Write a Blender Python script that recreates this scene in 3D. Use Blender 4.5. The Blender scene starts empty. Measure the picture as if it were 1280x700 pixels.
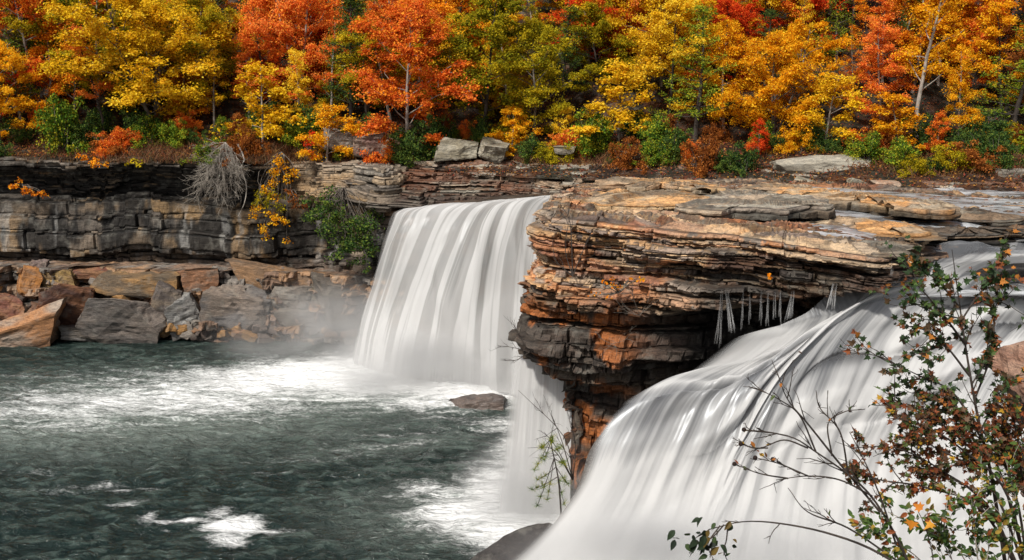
import bpy, math, random
import numpy as np
R = math.radians
random.seed(7)
scene = bpy.context.scene
col = bpy.context.collection

# ------------------------------------------------------------------ camera
CAM = np.array([0.0, 0.0, 22.0]); TH = R(11.53); FPX = 1372.0
cd = bpy.data.cameras.new('camera'); cam = bpy.data.objects.new('camera', cd); col.objects.link(cam)
cam.location = CAM; cam.rotation_euler = (math.pi/2-TH, 0, 0)
cd.sensor_width = 36; cd.lens = 36*FPX/1280; cd.clip_end = 2000; cd.clip_start = .1
scene.camera = cam
def ray(px, py):
    x = (px-640)/FPX; y = -(py-350)/FPX
    return np.array([x, math.cos(TH)+y*math.sin(TH), -math.sin(TH)+y*math.cos(TH)])
def atz(px, py, z):
    d = ray(px, py); return CAM+d*((z-CAM[2])/d[2])
def aty(px, py, Y):
    d = ray(px, py); return CAM+d*(Y/d[1])

# ------------------------------------------------------------------ noise
def _h(ix, iy, iz, seed):
    h = (ix.astype(np.int64)*374761393 + iy.astype(np.int64)*668265263 + iz.astype(np.int64)*2147483647 + seed*1274126177) & 0xFFFFFFFF
    h = ((h ^ (h >> 13))*1274126177) & 0xFFFFFFFF
    h = ((h ^ (h >> 15))*2246822519) & 0xFFFFFFFF
    return ((h ^ (h >> 16)) & 0xFFFFFF)/float(0xFFFFFF)
def vn(x, y, z=0., seed=0):
    x, y, z = np.broadcast_arrays(np.asarray(x, float), np.asarray(y, float), np.asarray(z, float))
    ix, iy, iz = np.floor(x), np.floor(y), np.floor(z)
    fx, fy, fz = x-ix, y-iy, z-iz
    fx, fy, fz = [f*f*(3-2*f) for f in (fx, fy, fz)]
    r = 0
    for a in (0, 1):
        for b in (0, 1):
            for c in (0, 1):
                w = (fx if a else 1-fx)*(fy if b else 1-fy)*(fz if c else 1-fz)
                r = r+w*_h(ix+a, iy+b, iz+c, seed)
    return r
def fbm(x, y, z=0., seed=0, o=4):
    r = 0; a = .5; t = 0
    for i in range(o):
        r = r+a*vn(np.asarray(x)*2**i, np.asarray(y)*2**i, np.asarray(z)*2**i, seed+i*17); t += a; a *= .5
    return r/t
def hs(i, seed=0):
    i = np.asarray(i, float); return _h(i, i*0+seed, i*0, 99+seed)
def sm(x, a, b):
    t = np.clip((x-a)/(b-a), 0, 1); return t*t*(3-2*t)
def mix3(a, b, t):
    t = np.asarray(t)[..., None]; return np.asarray(a)*(1-t)+np.asarray(b)*t

# ------------------------------------------------------------------ object helpers
def tag(o, label=None, cat=None, group=None, kind=None):
    if label: o['label'] = label
    if cat: o['category'] = cat
    if group: o['group'] = group
    if kind: o['kind'] = kind
    return o
def link(name, me, mat=None, parent=None):
    o = bpy.data.objects.new(name, me); col.objects.link(o)
    if mat is not None:
        me.materials.clear(); me.materials.append(mat)
    if parent is not None: o.parent = parent
    return o
def empty(name, loc=(0, 0, 0)):
    o = bpy.data.objects.new(name, None); col.objects.link(o); o.location = loc; o.empty_display_size = .2; return o
def mesh(name, V, F, C=None, smooth=False, extra=None):
    V = np.asarray(V, np.float32).reshape(-1, 3); F = np.asarray(F, np.int32)
    me = bpy.data.meshes.new(name)
    n = F.shape[1]
    me.vertices.add(len(V)); me.vertices.foreach_set('co', V.ravel())
    me.loops.add(F.size); me.loops.foreach_set('vertex_index', F.ravel())
    me.polygons.add(len(F)); me.polygons.foreach_set('loop_start', np.arange(0, F.size, n, dtype=np.int32))
    me.polygons.foreach_set('loop_total', np.full(len(F), n, np.int32))
    me.polygons.foreach_set('use_smooth', np.full(len(F), bool(smooth)))
    if C is not None:
        a = me.color_attributes.new('col', 'FLOAT_COLOR', 'POINT')
        C4 = np.ones((len(V), 4), np.float32); C4[:, :3] = C; a.data.foreach_set('color', C4.ravel())
    if extra:
        for k, v in extra.items():
            a = me.attributes.new(k, 'FLOAT', 'POINT'); a.data.foreach_set('value', np.asarray(v, np.float32).ravel())
    me.update(); me.validate()
    return me
def gridF(nr, nc, closed=False):
    i = np.arange(nr*nc).reshape(nr, nc)
    if closed: i = np.concatenate([i, i[:, :1]], 1)
    return np.stack([i[:-1, :-1], i[:-1, 1:], i[1:, 1:], i[1:, :-1]], -1).reshape(-1, 4)
def cr(P, n):
    """catmull-rom through the rows of P, n samples"""
    P = np.asarray(P, float); m = len(P)
    Q = np.concatenate([[2*P[0]-P[1]], P, [2*P[-1]-P[-2]]])
    t = np.linspace(0, m-1-1e-9, n); i = t.astype(int); f = (t-i).reshape((-1,)+(1,)*(P.ndim-1))
    a, b, c, d = Q[i], Q[i+1], Q[i+2], Q[i+3]
    return .5*((2*b)+(c-a)*f+(2*a-5*b+4*c-d)*f*f+(3*b-a-3*c+d)*f**3)
def resample(P, ds, closed=False):
    P = np.asarray(P, float)
    if closed: P = np.concatenate([P, P[:1]])
    D = cr(P, 60*len(P)) if not closed else P
    if closed:
        Q = np.concatenate([P[-2:-1], P, P[1:2]]); m = len(P)
        t = np.linspace(0, m-1-1e-9, 60*m); i = t.astype(int); f = (t-i)[:, None]
        a, b, c, d = Q[i], Q[i+1], Q[i+2], Q[i+3]
        D = .5*((2*b)+(c-a)*f+(2*a-5*b+4*c-d)*f*f+(3*b-a-3*c+d)*f**3)
    L = np.concatenate([[0], np.cumsum(np.linalg.norm(np.diff(D[:, :2], axis=0), axis=1))])
    n = max(4, int(L[-1]/ds)); s = np.linspace(0, L[-1], n, endpoint=not closed)
    return s, np.stack([np.interp(s, L, D[:, k]) for k in range(D.shape[1])], 1)

# ------------------------------------------------------------------ node helpers
def newmat(name):
    m = bpy.data.materials.new(name); m.use_nodes = True
    nt = m.node_tree; nt.nodes.clear(); out = nt.nodes.new('ShaderNodeOutputMaterial')
    return m, nt, out
def N(nt, t, **kw):
    n = nt.nodes.new(t)
    for k, v in kw.items():
        if k.startswith('_'): setattr(n, k[1:], v)
        else: n.inputs[k.replace('__', ' ')].default_value = v
    return n
def L(nt, a, b): nt.links.new(a, b)
def ramp(nt, fac, stops):
    r = nt.nodes.new('ShaderNodeValToRGB'); e = r.color_ramp.elements
    while len(e) < len(stops): e.new(.5)
    for k, (p, c) in enumerate(stops):
        e[k].position = p; e[k].color = (*c, 1) if len(c) == 3 else c
    L(nt, fac, r.inputs[0]); return r.outputs[0]
def mth(nt, op, a, b=None, c=None, clamp=False):
    n = nt.nodes.new('ShaderNodeMath'); n.operation = op; n.use_clamp = clamp
    for k, v in enumerate((a, b, c)):
        if v is None: continue
        if isinstance(v, (int, float)): n.inputs[k].default_value = v
        else: L(nt, v, n.inputs[k])
    return n.outputs[0]
def mixc(nt, fac, a, b, mode='MIX'):
    n = nt.nodes.new('ShaderNodeMix'); n.data_type = 'RGBA'; n.blend_type = mode
    for s, v in ((n.inputs[0], fac), (n.inputs[6], a), (n.inputs[7], b)):
        if isinstance(v, (int, float)): s.default_value = v
        elif isinstance(v, tuple): s.default_value = (*v, 1)
        else: L(nt, v, s)
    return n.outputs[2]
def noise(nt, vec, scale, detail=4, rough=.6, dist=0):
    n = N(nt, 'ShaderNodeTexNoise', Scale=scale, Detail=detail, Roughness=rough, Distortion=dist)
    if vec is not None: L(nt, vec, n.inputs[0])
    return n.outputs[0]
def mapping(nt, vec, sc, rot=(0, 0, 0)):
    m = nt.nodes.new('ShaderNodeMapping'); L(nt, vec, m.inputs[0]); m.inputs['Scale'].default_value = sc; m.inputs['Rotation'].default_value = rot
    return m.outputs[0]

def rock_mat(name, rough=.75, bump=.6, wet=0., scale=1.):
    m, nt, out = newmat(name)
    a = N(nt, 'ShaderNodeAttribute', _attribute_name='col')
    g = nt.nodes.new('ShaderNodeNewGeometry'); P = g.outputs['Position']
    n1 = noise(nt, P, 1.3*scale, 6, .65); n2 = noise(nt, mapping(nt, P, (1.5*scale, 1.5*scale, 9*scale)), 1.6, 5, .7)
    n3 = noise(nt, P, 14*scale, 4, .7)
    c = mixc(nt, 1., a.outputs['Color'], ramp(nt, n2, [(.28, (.35, .34, .34)), (.5, (.95, .95, .95)), (.72, (1.45, 1.4, 1.3))]), 'MULTIPLY')
    c = mixc(nt, 1., c, ramp(nt, n3, [(.3, (.6, .6, .62)), (.6, (1.15, 1.12, 1.1))]), 'MULTIPLY')
    li = ramp(nt, n1, [(.52, (0, 0, 0)), (.66, (.55, .55, .55))])
    c = mixc(nt, li, c, mixc(nt, .55, c, (.22, .21, .18)))
    b = N(nt, 'ShaderNodeBsdfPrincipled', Roughness=rough)
    b.inputs['Specular IOR Level'].default_value = .3+wet*.4
    L(nt, c, b.inputs['Base Color'])
    bh = mth(nt, 'ADD', mth(nt, 'MULTIPLY', n2, .6), mth(nt, 'MULTIPLY', n3, .35))
    bp = N(nt, 'ShaderNodeBump', Strength=bump, Distance=.12/scale); L(nt, bh, bp.inputs['Height']); L(nt, bp.outputs[0], b.inputs['Normal'])
    L(nt, b.outputs[0], out.inputs[0]); return m
M = {}
M['rock'] = rock_mat('sandstone')
M['wetrock'] = rock_mat('wet_sandstone', .38, .7, 1.)
M['nearrock'] = rock_mat('near_sandstone', .7, .5, 0, 5.)

def attr_leaf(name, trans=.35, rough=.6):
    m, nt, out = newmat(name)
    a = N(nt, 'ShaderNodeAttribute', _attribute_name='col')
    d = nt.nodes.new('ShaderNodeBsdfPrincipled'); d.inputs['Roughness'].default_value = rough; d.inputs['Specular IOR Level'].default_value = .25
    t = nt.nodes.new('ShaderNodeBsdfTranslucent'); mx = nt.nodes.new('ShaderNodeMixShader'); mx.inputs[0].default_value = trans
    L(nt, a.outputs['Color'], d.inputs['Base Color']); L(nt, a.outputs['Color'], t.inputs['Color'])
    L(nt, d.outputs[0], mx.inputs[1]); L(nt, t.outputs[0], mx.inputs[2]); L(nt, mx.outputs[0], out.inputs[0]); return m
M['leafcol'] = attr_leaf('leaf_by_vertex')
M['barkcol'] = attr_leaf('bark_by_vertex', 0., .85)

def leaf_mat(name, cols, trans=.45):
    """cols: dark, mid, bright"""
    m, nt, out = newmat(name)
    g = nt.nodes.new('ShaderNodeNewGeometry'); oi = nt.nodes.new('ShaderNodeObjectInfo')
    tc = nt.nodes.new('ShaderNodeTexCoord')
    nz = noise(nt, tc.outputs['Object'], .55, 3, .6)
    f = mth(nt, 'ADD', mth(nt, 'MULTIPLY', g.outputs['Random Per Island'], .6), mth(nt, 'MULTIPLY', nz, .9))
    f = mth(nt, 'ADD', f, mth(nt, 'MULTIPLY', oi.outputs['Random'], .25))
    f = mth(nt, 'SUBTRACT', f, .33)
    c = ramp(nt, f, [(.12, cols[0]), (.5, cols[1]), (.88, cols[2])])
    n2 = noise(nt, tc.outputs['Object'], .9, 4, .7); rn = mth(nt, 'ADD', mth(nt, 'MULTIPLY', g.outputs['Random Per Island'], .35), n2)
    q = ramp(nt, rn, [(.7, (0, 0, 0)), (.84, (.75, .75, .75))])
    alt = {'yellow_leaves': (.95, .5, .02), 'golden_leaves': (.98, .68, .04), 'orange_leaves': (.98, .55, .03), 'orange_red_leaves': (.98, .42, .03), 'red_leaves': (.9, .22, .03), 'olive_leaves': (.2, .24, .02), 'green_leaves': (.5, .42, .03), 'dark_green_leaves': (.16, .2, .03), 'rusty_leaves': (.6, .22, .04)}[name]
    c = mixc(nt, q, c, alt)
    d = nt.nodes.new('ShaderNodeBsdfDiffuse'); t = nt.nodes.new('ShaderNodeBsdfTranslucent'); mx = nt.nodes.new('ShaderNodeMixShader'); mx.inputs[0].default_value = trans
    L(nt, c, d.inputs['Color']); L(nt, c, t.inputs['Color'])
    L(nt, d.outputs[0], mx.inputs[1]); L(nt, t.outputs[0], mx.inputs[2]); L(nt, mx.outputs[0], out.inputs[0]); return m
LM = {
 'yellow': leaf_mat('yellow_leaves', [(.34, .17, .005), (.95, .62, .02), (1, .85, .1)]),
 'gold': leaf_mat('golden_leaves', [(.42, .15, .008), (.9, .4, .01), (1, .6, .03)]),
 'orange': leaf_mat('orange_leaves', [(.42, .09, .006), (.88, .26, .012), (1, .48, .04)]),
 'salmon': leaf_mat('orange_red_leaves', [(.4, .05, .008), (.88, .19, .03), (1, .4, .1)]),
 'red': leaf_mat('red_leaves', [(.26, .02, .008), (.7, .055, .014), (.95, .13, .03)]),
 'olive': leaf_mat('olive_leaves', [(.07, .09, .008), (.42, .33, .014), (.95, .68, .03)]),
 'green': leaf_mat('green_leaves', [(.025, .06, .012), (.1, .19, .02), (.32, .4, .035)], .25),
 'darkgreen': leaf_mat('dark_green_leaves', [(.015, .035, .014), (.04, .085, .022), (.11, .17, .035)], .2),
 'rust': leaf_mat('rusty_leaves', [(.1, .03, .01), (.28, .085, .02), (.5, .19, .05)]),
}
def bark_mat(name, a, b):
    m, nt, out = newmat(name)
    tc = nt.nodes.new('ShaderNodeTexCoord')
    n1 = noise(nt, mapping(nt, tc.outputs['Object'], (3, 3, .8)), 2.5, 5, .7)
    c = ramp(nt, n1, [(.35, a), (.62, b)])
    p = N(nt, 'ShaderNodeBsdfPrincipled', Roughness=.9); L(nt, c, p.inputs['Base Color']); L(nt, p.outputs[0], out.inputs[0]); return m
M['bark'] = bark_mat('grey_bark', (.05, .04, .032), (.2, .17, .14))
M['barkpale'] = bark_mat('pale_bark', (.14, .12, .1), (.42, .38, .33))
M['greytwig'] = bark_mat('grey_twigs', (.13, .11, .09), (.36, .32, .27))
M['barkdark'] = bark_mat('dark_bark', (.018, .014, .012), (.06, .045, .035))

# ------------------------------------------------------------------ rock builder
def strata(name, path, layers, prof, ds=.08, seed=0, closed=False, inner=None, nin=0, a1=.8, a2=.35, gap=.12, wob=.3, dip=0., colf=None,
           mat='rock', joint=3.2, terr=0., botfill=0, parent=None, joggle=1., massive=.6, chunk=0., topv=0.):
    s, F = resample(path, ds, closed)
    n = len(s)
    T = np.roll(F, -3, 0)[:, :2]-np.roll(F, 3, 0)[:, :2] if closed else np.gradient(F[:, :2], axis=0)
    k = max(3, int(.5/ds)); ker = np.ones(2*k+1)/(2*k+1)
    if closed: T = np.stack([np.convolve(np.concatenate([T[-k:, i], T[:, i], T[:k, i]]), ker, 'valid') for i in (0, 1)], 1)
    else: T = np.stack([np.convolve(np.pad(T[:, i], k, mode='edge'), ker, 'valid') for i in (0, 1)], 1)
    T /= np.linalg.norm(T, axis=1)[:, None]+1e-9
    if topv: F = F.copy(); F[:, 2] += (np.floor(fbm(s*.3, 0*s, 0, seed+2, 3)*6)/6-.5)*2*topv
    Nn = np.stack([T[:, 1], -T[:, 0]], 1)
    rows_h = []; rows_o = []; rows_k = []; rows_g = []
    rs = np.random.RandomState(seed+5); nl = len(layers)
    # bed boundaries wander and pinch along the face
    bh = [np.zeros(n)]
    for li in range(nl):
        th = layers[li]; t2 = layers[min(li+1, nl-1)]
        bh.append(sum(layers[:li+1])+(fbm(s*.33+li*7.1, s*0+li*3.7, 0, seed+15, 3)-.5)*min(th, t2)*1.5)
    for li, th in enumerate(layers):
        w = rs.uniform(1.2, 6.5) if th < .6 else rs.uniform(6, 13)
        ph = rs.uniform(0, 50); g = gap*rs.uniform(.05, 1.)*(2.6 if rs.rand() < .2 else 1)
        A = a2*rs.uniform(.2, 1.2)*min(1.3, .5+th*2)
        u = (s+ph)/w+2.6*fbm(s*.4/w+li*7.7, li*1.3, 0, seed+3, 3); c = np.floor(u); fr = u-c
        r = _h(c, c*0+li, c*0, seed+11); r2 = _h(c, c*0+li, c*0, seed+12)
        edge = np.minimum(fr, 1-fr)*w
        soft = fbm(s*.45+li*11.3, s*0+li*5.1, 0, seed+13, 3)-.5
        off = ((r-.5)*1.1+soft*2.2)*A+(fr-.5)*(r2-.5)*A*1.6
        off = np.where((r < .14) & (th < .6), off-.8*a2-.1, off)
        off = off*np.clip(1.25-th*massive, .25, 1)
        crack = np.where((edge < ds*.8) & (r2 > .45), -.14*joggle, 0)*(1 if th < .6 else .5)
        jg = (li+int(3*vn(s*.15, 0, 0, seed+19).mean()))//6
        ju = s/joint+1.6*fbm(s*.25, li*.12, 0, seed+8, 3)+hs(jg, seed)*.6; jc = np.floor(ju); jf = ju-jc
        jr = _h(jc, jc*0+jg, jc*0, seed+29)
        joff = (_h(jc, jc*0+jg, jc*0, seed+23)-.5)*a1*.8+(jf-.5)*(jr-.5)*a1*.8+np.where((np.minimum(jf, 1-jf)*joint < ds) & (jr > .5), -.3*joggle, 0)
        hm = (bh[li]+bh[li+1])/2
        big = (fbm(s*.16, hm*.3, 0, seed+31, 4)-.5)*2*a1
        base = off+joff+big+prof(hm, s, F)
        gs = g*(.25+1.5*vn(s*.5+li*3, li, 0, seed+33))
        for v, o, gg in ((0, -1, 1), (.06, -.85, 1), (.15, -.02, 0), (.5, .15, 0), (.85, 0, 0), (.97, -.4, .6)):
            rows_h.append(bh[li]*(1-v)+bh[li+1]*v); rows_o.append(base+o*gs+crack); rows_k.append(li+r*.999); rows_g.append(np.clip(gg*gs/.12, 0, 1)+(crack < 0)*.5)
        h = sum(layers[:li+1])
    s_ = s
    if botfill:
        rows_h.append(h+s*0+.05); rows_o.append(rows_o[-1]-botfill); rows_k.append(rows_k[-1]); rows_g.append(rows_g[-1]*0+1)
    Hh = np.array(rows_h); O = np.array(rows_o); K = np.array(rows_k); G = np.array(rows_g)
    S = np.broadcast_to(s, Hh.shape)
    wb = (fbm(S*.12, Hh*.35, 3, seed+41, 3)-.5)*2*wob*sm(Hh, 0, 1.2) + (fbm(S*.6, Hh*.9, 5, seed+47, 2)-.5)*wob*.5*sm(Hh, 0, .6)
    O = O+(fbm(S*1.6, Hh*2.2, 0, seed+51, 3)-.5)*.22*joggle+(fbm(S*6, Hh*7, 0, seed+55, 2)-.5)*.06*joggle
    if chunk:
        fade = sm(Hh, 0, .4)
        for q, (fs, fh, tl, am) in enumerate(((.55, .9, .35, 1.), (1.3, 2.1, .5, .5), (3.1, 5., .3, .2))):
            ws = S+.9*(fbm(S*.8, Hh*.8, 0, seed+90+q, 2)-.5); wh = Hh+.7*(fbm(S*.7, Hh*.9, 4, seed+95+q, 2)-.5)
            cu = ws*fs+wh*.2; cv = wh*fh-ws*fs*tl; hu = np.floor(cu+.5*_h(np.floor(cv), cv*0, cv*0, seed+q)); hv = np.floor(cv)
            r1 = _h(hu, hv, hu*0, seed+101+q); r2 = _h(hu, hv, hu*0, seed+103+q)
            O = O+((r1-.5)+(cv-hv-.5)*(r2-.3)*.9)*chunk*am*fade; G = np.clip(G+(r1 < .12)*.6*am*fade, 0, 1)
            K = K+r1*.013*(chunk > .1)
    X = F[:, 0]+Nn[:, 0]*O; Y = F[:, 1]+Nn[:, 1]*O; Z = F[:, 2]-Hh+wb+dip*S*sm(Hh, 0, 1.5)
    V = np.stack([X, Y, Z], -1)
    if inner is not None:
        if closed: Bp = np.broadcast_to(np.asarray(inner, float), (n, 3))
        else:
            q = np.linspace(0, 1, n); IP = cr(inner, n); Bp = IP
        t = (np.arange(1, nin+1)/nin)
        if not closed: t = t
        t = t[::-1, None, None]
        base = V[0]
        W = base[None]*(1-t)+Bp[None]*t
        dist = np.linalg.norm((Bp-base)[None]*t, axis=-1)
        tn = fbm(W[..., 0]*.13+W[..., 1]*.05, W[..., 1]*.42, 0, seed+61, 2)*7+ W[..., 1]*.12+W[..., 0]*.03
        st = np.floor(tn)+sm(tn-np.floor(tn), .72, 1.)
        tn2 = fbm(W[..., 0]*.3, W[..., 1]*1.1, 0, seed+66, 2)*9
        st2 = np.floor(tn2)+sm(tn2-np.floor(tn2), .7, 1.)
        lo = st-tn; lo2 = st2-tn2
        dz = (lo+.5)*terr+(lo2+.5)*terr*.35+(fbm(W[..., 0]*1.1, W[..., 1]*2, 0, seed+71, 3)-.5)*terr*.3
        W = W.copy(); W[..., 2] += dz*sm(dist, .0, .8)
        V = np.concatenate([W, V], 0)
        S = np.concatenate([np.broadcast_to(s, (nin, n)), S]); Hh = np.concatenate([-dist, Hh])
        K = np.concatenate([st+.3*hs(st2, 3)+100, K]); G = np.concatenate([np.maximum(sm(tn-np.floor(tn), .7, .8)*.9, sm(tn2-np.floor(tn2), .7, .8)*.55), G])
    nr = V.shape[0]
    C = (colf or col_sand)(V, S, Hh, K, G, seed)
    me = mesh(name, V.reshape(-1, 3), gridF(nr, n, closed)[:, ::-1], C.reshape(-1, 3))
    return link(name, me, M[mat], parent)

def palette(K, seed, cols, w=None):
    r = _h(np.floor(K*37.), np.floor(K), K*0, seed+77)
    cols = np.asarray(cols, float); m = len(cols)
    x = r*(m-1e-6); return cols[x.astype(int)]
def col_sand(V, S, Hh, K, G, seed):
    """warm sunlit sandstone"""
    c = palette(K, seed, [(.44, .26, .13), (.5, .33, .18), (.36, .2, .1), (.34, .27, .2), (.3, .25, .21), (.46, .22, .09), (.26, .2, .16), (.5, .38, .26)])
    c = c*(.75+.5*fbm(S*.5, Hh*1.5, 0, seed+81))[..., None]
    r = sm(fbm(S*.22, Hh*.4, 7, seed+83), .56, .66); c = mix3(c, (.34, .1, .035), r*.6)
    g = sm(fbm(S*.15, Hh*.5, 9, seed+87), .5, .62); c = mix3(c, (.25, .235, .2), g*.6)
    return c*(1-.55*G)[..., None]
def rock(name, label, cat, p, size, seed, rotz=0, tilt=(0, 0), c1=(.2, .15, .12), c2=(.34, .25, .18), group=None, sub=5, cuts=14, mat='rock', parent=None, box=.62, streak=1.):
    """angular boulder: a sphere cut by many planes and roughened"""
    import bmesh
    bm = bmesh.new(); bmesh.ops.create_icosphere(bm, subdivisions=sub, radius=1.3)
    V = np.array([v.co[:] for v in bm.verts]); F = np.array([[v.index for v in f.verts] for f in bm.faces]); bm.free()
    rs = np.random.RandomState(seed)
    pl = [((1, 0, 0), box), ((-1, 0, 0), box), ((0, 1, 0), box), ((0, -1, 0), box), ((0, 0, 1), box*.95), ((0, 0, -1), box)]
    for _ in range(cuts):
        d = rs.normal(size=3); d /= np.linalg.norm(d); pl.append((d, rs.uniform(.68, .98)))
    for d, q in pl:
        d = np.array(d, float)+rs.normal(size=3)*.14; d /= np.linalg.norm(d)
        e = V@d-q*rs.uniform(.9, 1.08); V = np.where(e[:, None] > 0, V-e[:, None]*d, V)
    V = V/box*.5*np.array(size)
    sc = 1/max(size)
    lay = np.floor(V[:, 2]*7*sc*2+2*fbm(V[:, 0]*sc*2, V[:, 1]*sc*2, 0, seed))
    nrm = V/(np.linalg.norm(V, axis=1)[:, None]+1e-6)
    V = V+nrm*((fbm(V[:, 0]*4*sc, V[:, 1]*4*sc, V[:, 2]*4*sc, seed, 4)-.5)*.3+(hs(lay, seed)-.5)*.05+(fbm(V[:, 0]*16*sc, V[:, 1]*16*sc, V[:, 2]*30*sc, seed, 3)-.5)*.08)[:, None]*min(size)
    f = fbm(V[:, 0]*3*sc, V[:, 1]*3*sc, V[:, 2]*9*sc*streak, seed+9)
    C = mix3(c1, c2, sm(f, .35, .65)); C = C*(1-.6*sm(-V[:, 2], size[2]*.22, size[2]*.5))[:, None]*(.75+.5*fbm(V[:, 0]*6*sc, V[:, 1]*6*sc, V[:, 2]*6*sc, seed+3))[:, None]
    me = mesh(name, V, F, C)
    o = link(name, me, M[mat]); o.location = p; o.rotation_euler = (tilt[0], tilt[1], rotz)
    tag(o, label, cat, group)
    return o
# ================================================================== THE ROCKS
def path_px(L_): return np.array([aty(*p) for p in L_])

# ---- left cliff
def col_cliff(V, S, Hh, K, G, seed):
    c = palette(K, seed, [(.22, .17, .12), (.3, .21, .12), (.18, .155, .13), (.26, .21, .16), (.13, .11, .09)])
    c = c*(.8+.4*fbm(S*.5, Hh*1.5, 0, seed+81))[..., None]
    warm = sm(fbm(S*.13, Hh*.3, 7, seed+83), .5, .62); c = mix3(c, (.46, .29, .13), warm*.5)
    # seepage stains: black streaks down the smooth beds
    st = sm(fbm(S*.75, Hh*.13, 2, seed+90, 5)+.1*np.sin(Hh*1.3), .40, .53)*sm(Hh, 2.6, 3.6)
    ws = sm(fbm(S*1.6, Hh*.2, 8, seed+95, 4), .6, .7)*sm(Hh, 3, 4)
    c = c*(1-.25*(1-sm(V[..., 0], -20, -15)))[..., None]; c = mix3(c, (.022, .02, .018), st*.98); c = mix3(c, (.45, .45, .43), ws*.4)
    # wet thin beds under the rim, blackened with painted overhang shade
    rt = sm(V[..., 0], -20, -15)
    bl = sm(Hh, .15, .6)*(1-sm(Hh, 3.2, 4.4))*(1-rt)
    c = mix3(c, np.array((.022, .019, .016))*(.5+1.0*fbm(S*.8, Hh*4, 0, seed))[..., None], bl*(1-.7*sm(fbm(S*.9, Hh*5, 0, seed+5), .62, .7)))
    c = mix3(c, (.36, .33, .28), rt*sm(-Hh, -1.6, 0)*.55)
    lo = sm(Hh, 7.4, 8.4); c = mix3(c, (.09, .065, .05), lo*.75)
    return c*(1-.7*G)[..., None]
def prof_cliff(h, s, F):
    x = F[:, 0]; rt = sm(x, -21, -15)
    a = np.interp(h, [0, .4, .9, 1.6, 2.9, 3.2, 4.2, 5.0, 5.1, 6.6, 7.4, 7.9, 8.4, 14], [0, .1, -.8, -2.3, -2.5, -1.2, -.5, -.1, -.35, .25, .2, -1.6, -.9, -.2])
    b = np.interp(h, [0, .5, 2.4, 3.0, 3.6, 8, 14], [0, .3, .8, .3, -1.2, -1., -.5])
    return a*(1-rt)+b*rt
lay = [.22, .3, .16, .34, .2, .16, .24, .18, .3, .15, .22, .3, .25]+[.5, .95, .35, .9, .3, 1.15, .45, .3]+[.3, .5, .5, .7, .7, .8, .8, .8, .8]
cl = path_px([(-420, 188, 91), (-200, 192, 89), (-60, 196, 88.3), (80, 198, 88), (200, 199, 88.4), (320, 204, 87.5), (400, 201, 86.3), (450, 203, 83.5), (474, 208, 81.6), (486, 208, 82), (496, 206, 84), (502, 204, 87), (506, 202, 91)])
B_ = path_px([(-420, 182, 99), (-60, 186, 99), (200, 188, 99), (400, 188, 97), (470, 190, 95), (500, 194, 94)])
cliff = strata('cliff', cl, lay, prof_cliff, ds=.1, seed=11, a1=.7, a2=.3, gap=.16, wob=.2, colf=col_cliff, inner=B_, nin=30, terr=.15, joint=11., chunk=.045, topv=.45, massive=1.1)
tag(cliff, 'long layered sandstone cliff with a wet shade-painted black band and stained beds on the far bank', kind='structure')

# ---- bank of broken ledges behind the river, up to the edge of the wood
def col_bank(V, S, Hh, K, G, seed):
    c = palette(K, seed, [(.34, .25, .17), (.3, .27, .22), (.22, .17, .13), (.4, .33, .25), (.27, .15, .09), (.36, .34, .28)])
    c = c*(.7+.6*fbm(S*.4, Hh*1.5, 0, seed+81))[..., None]
    r = sm(fbm(V[..., 0]*.25, V[..., 1]*.5, 0, seed+83), .44, .58); c = mix3(c, (.16, .062, .03), r*.8)
    g = sm(fbm(S*.15, Hh*.5, 9, seed+87), .52, .62)*sm(-V[..., 0], 2, 14); c = mix3(c, (.4, .37, .3), g*.7)
    wet = sm(-V[..., 2], -12.5, -11.6)*(V[..., 0] < 12); c = mix3(c, (.05, .04, .035), wet*.8)
    return c*(1-.6*G)[..., None]
def prof_bank(h, s, F):
    w = np.interp(F[:, 0], [-16, -8, 2, 10, 30], [3.5, 6.5, 8, 7, 8])
    return np.interp(h, [0, .3, 3.2, 5], [0, .06, 1, 1.2])*w
bp_ = path_px([(400, 194, 92), (450, 196, 89), (500, 198, 86.5), (560, 200, 86), (650, 203, 85.5), (760, 206, 84), (900, 209, 81), (1000, 216, 79), (1100, 222, 77), (1200, 226, 76), (1300, 230, 75.5), (1500, 236, 75), (1700, 240, 75)])
bi_ = path_px([(400, 191, 99), (450, 193, 98), (650, 196, 98), (900, 204, 93), (1100, 214, 88), (1300, 220, 87), (1700, 224, 87)])
rs = np.random.RandomState(3)
bank = strata('river_bank', bp_, list(rs.uniform(.1, .26, 18)), prof_bank, ds=.1, seed=29, a1=1.1, a2=.7, gap=.14, wob=.16, colf=col_bank, inner=bi_, nin=30, terr=.3, joint=2.6, chunk=.4, topv=.2)
tag(bank, 'broken stony bank of low ledges and leaf litter between the river and the wood', kind='structure')

# ---- wall under the lip of the main waterfall
def col_wet(V, S, Hh, K, G, seed):
    c = palette(K, seed, [(.06, .05, .04), (.09, .065, .05), (.05, .045, .04), (.12, .07, .04)])
    return c*(.7+.6*fbm(S*.6, Hh*1.2, 0, seed))[..., None]*(1-.6*G)[..., None]
w_ = path_px([(440, 262, 83), (480, 266, 79.5), (520, 262, 77.5), (580, 257, 76.5), (640, 252, 75), (690, 252, 72), (705, 262, 66), (712, 272, 60)])
wl = strata('fall_wall', w_, [.5, .6, .5, .8, .7, .8, 1, 1, 1, 1, 1.2, 1.2, 1.3, 1.3], lambda h, s, F: -1.6-.12*h+0*s, ds=.14, seed=37, a1=.6, a2=.3, colf=col_wet, mat='wetrock',
            inner=path_px([(440, 245, 90), (600, 238, 88), (712, 240, 80), (720, 245, 70)]), nin=14, terr=.05)
tag(wl, 'dark wet rock wall behind the falling water of the main waterfall', kind='structure')

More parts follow.
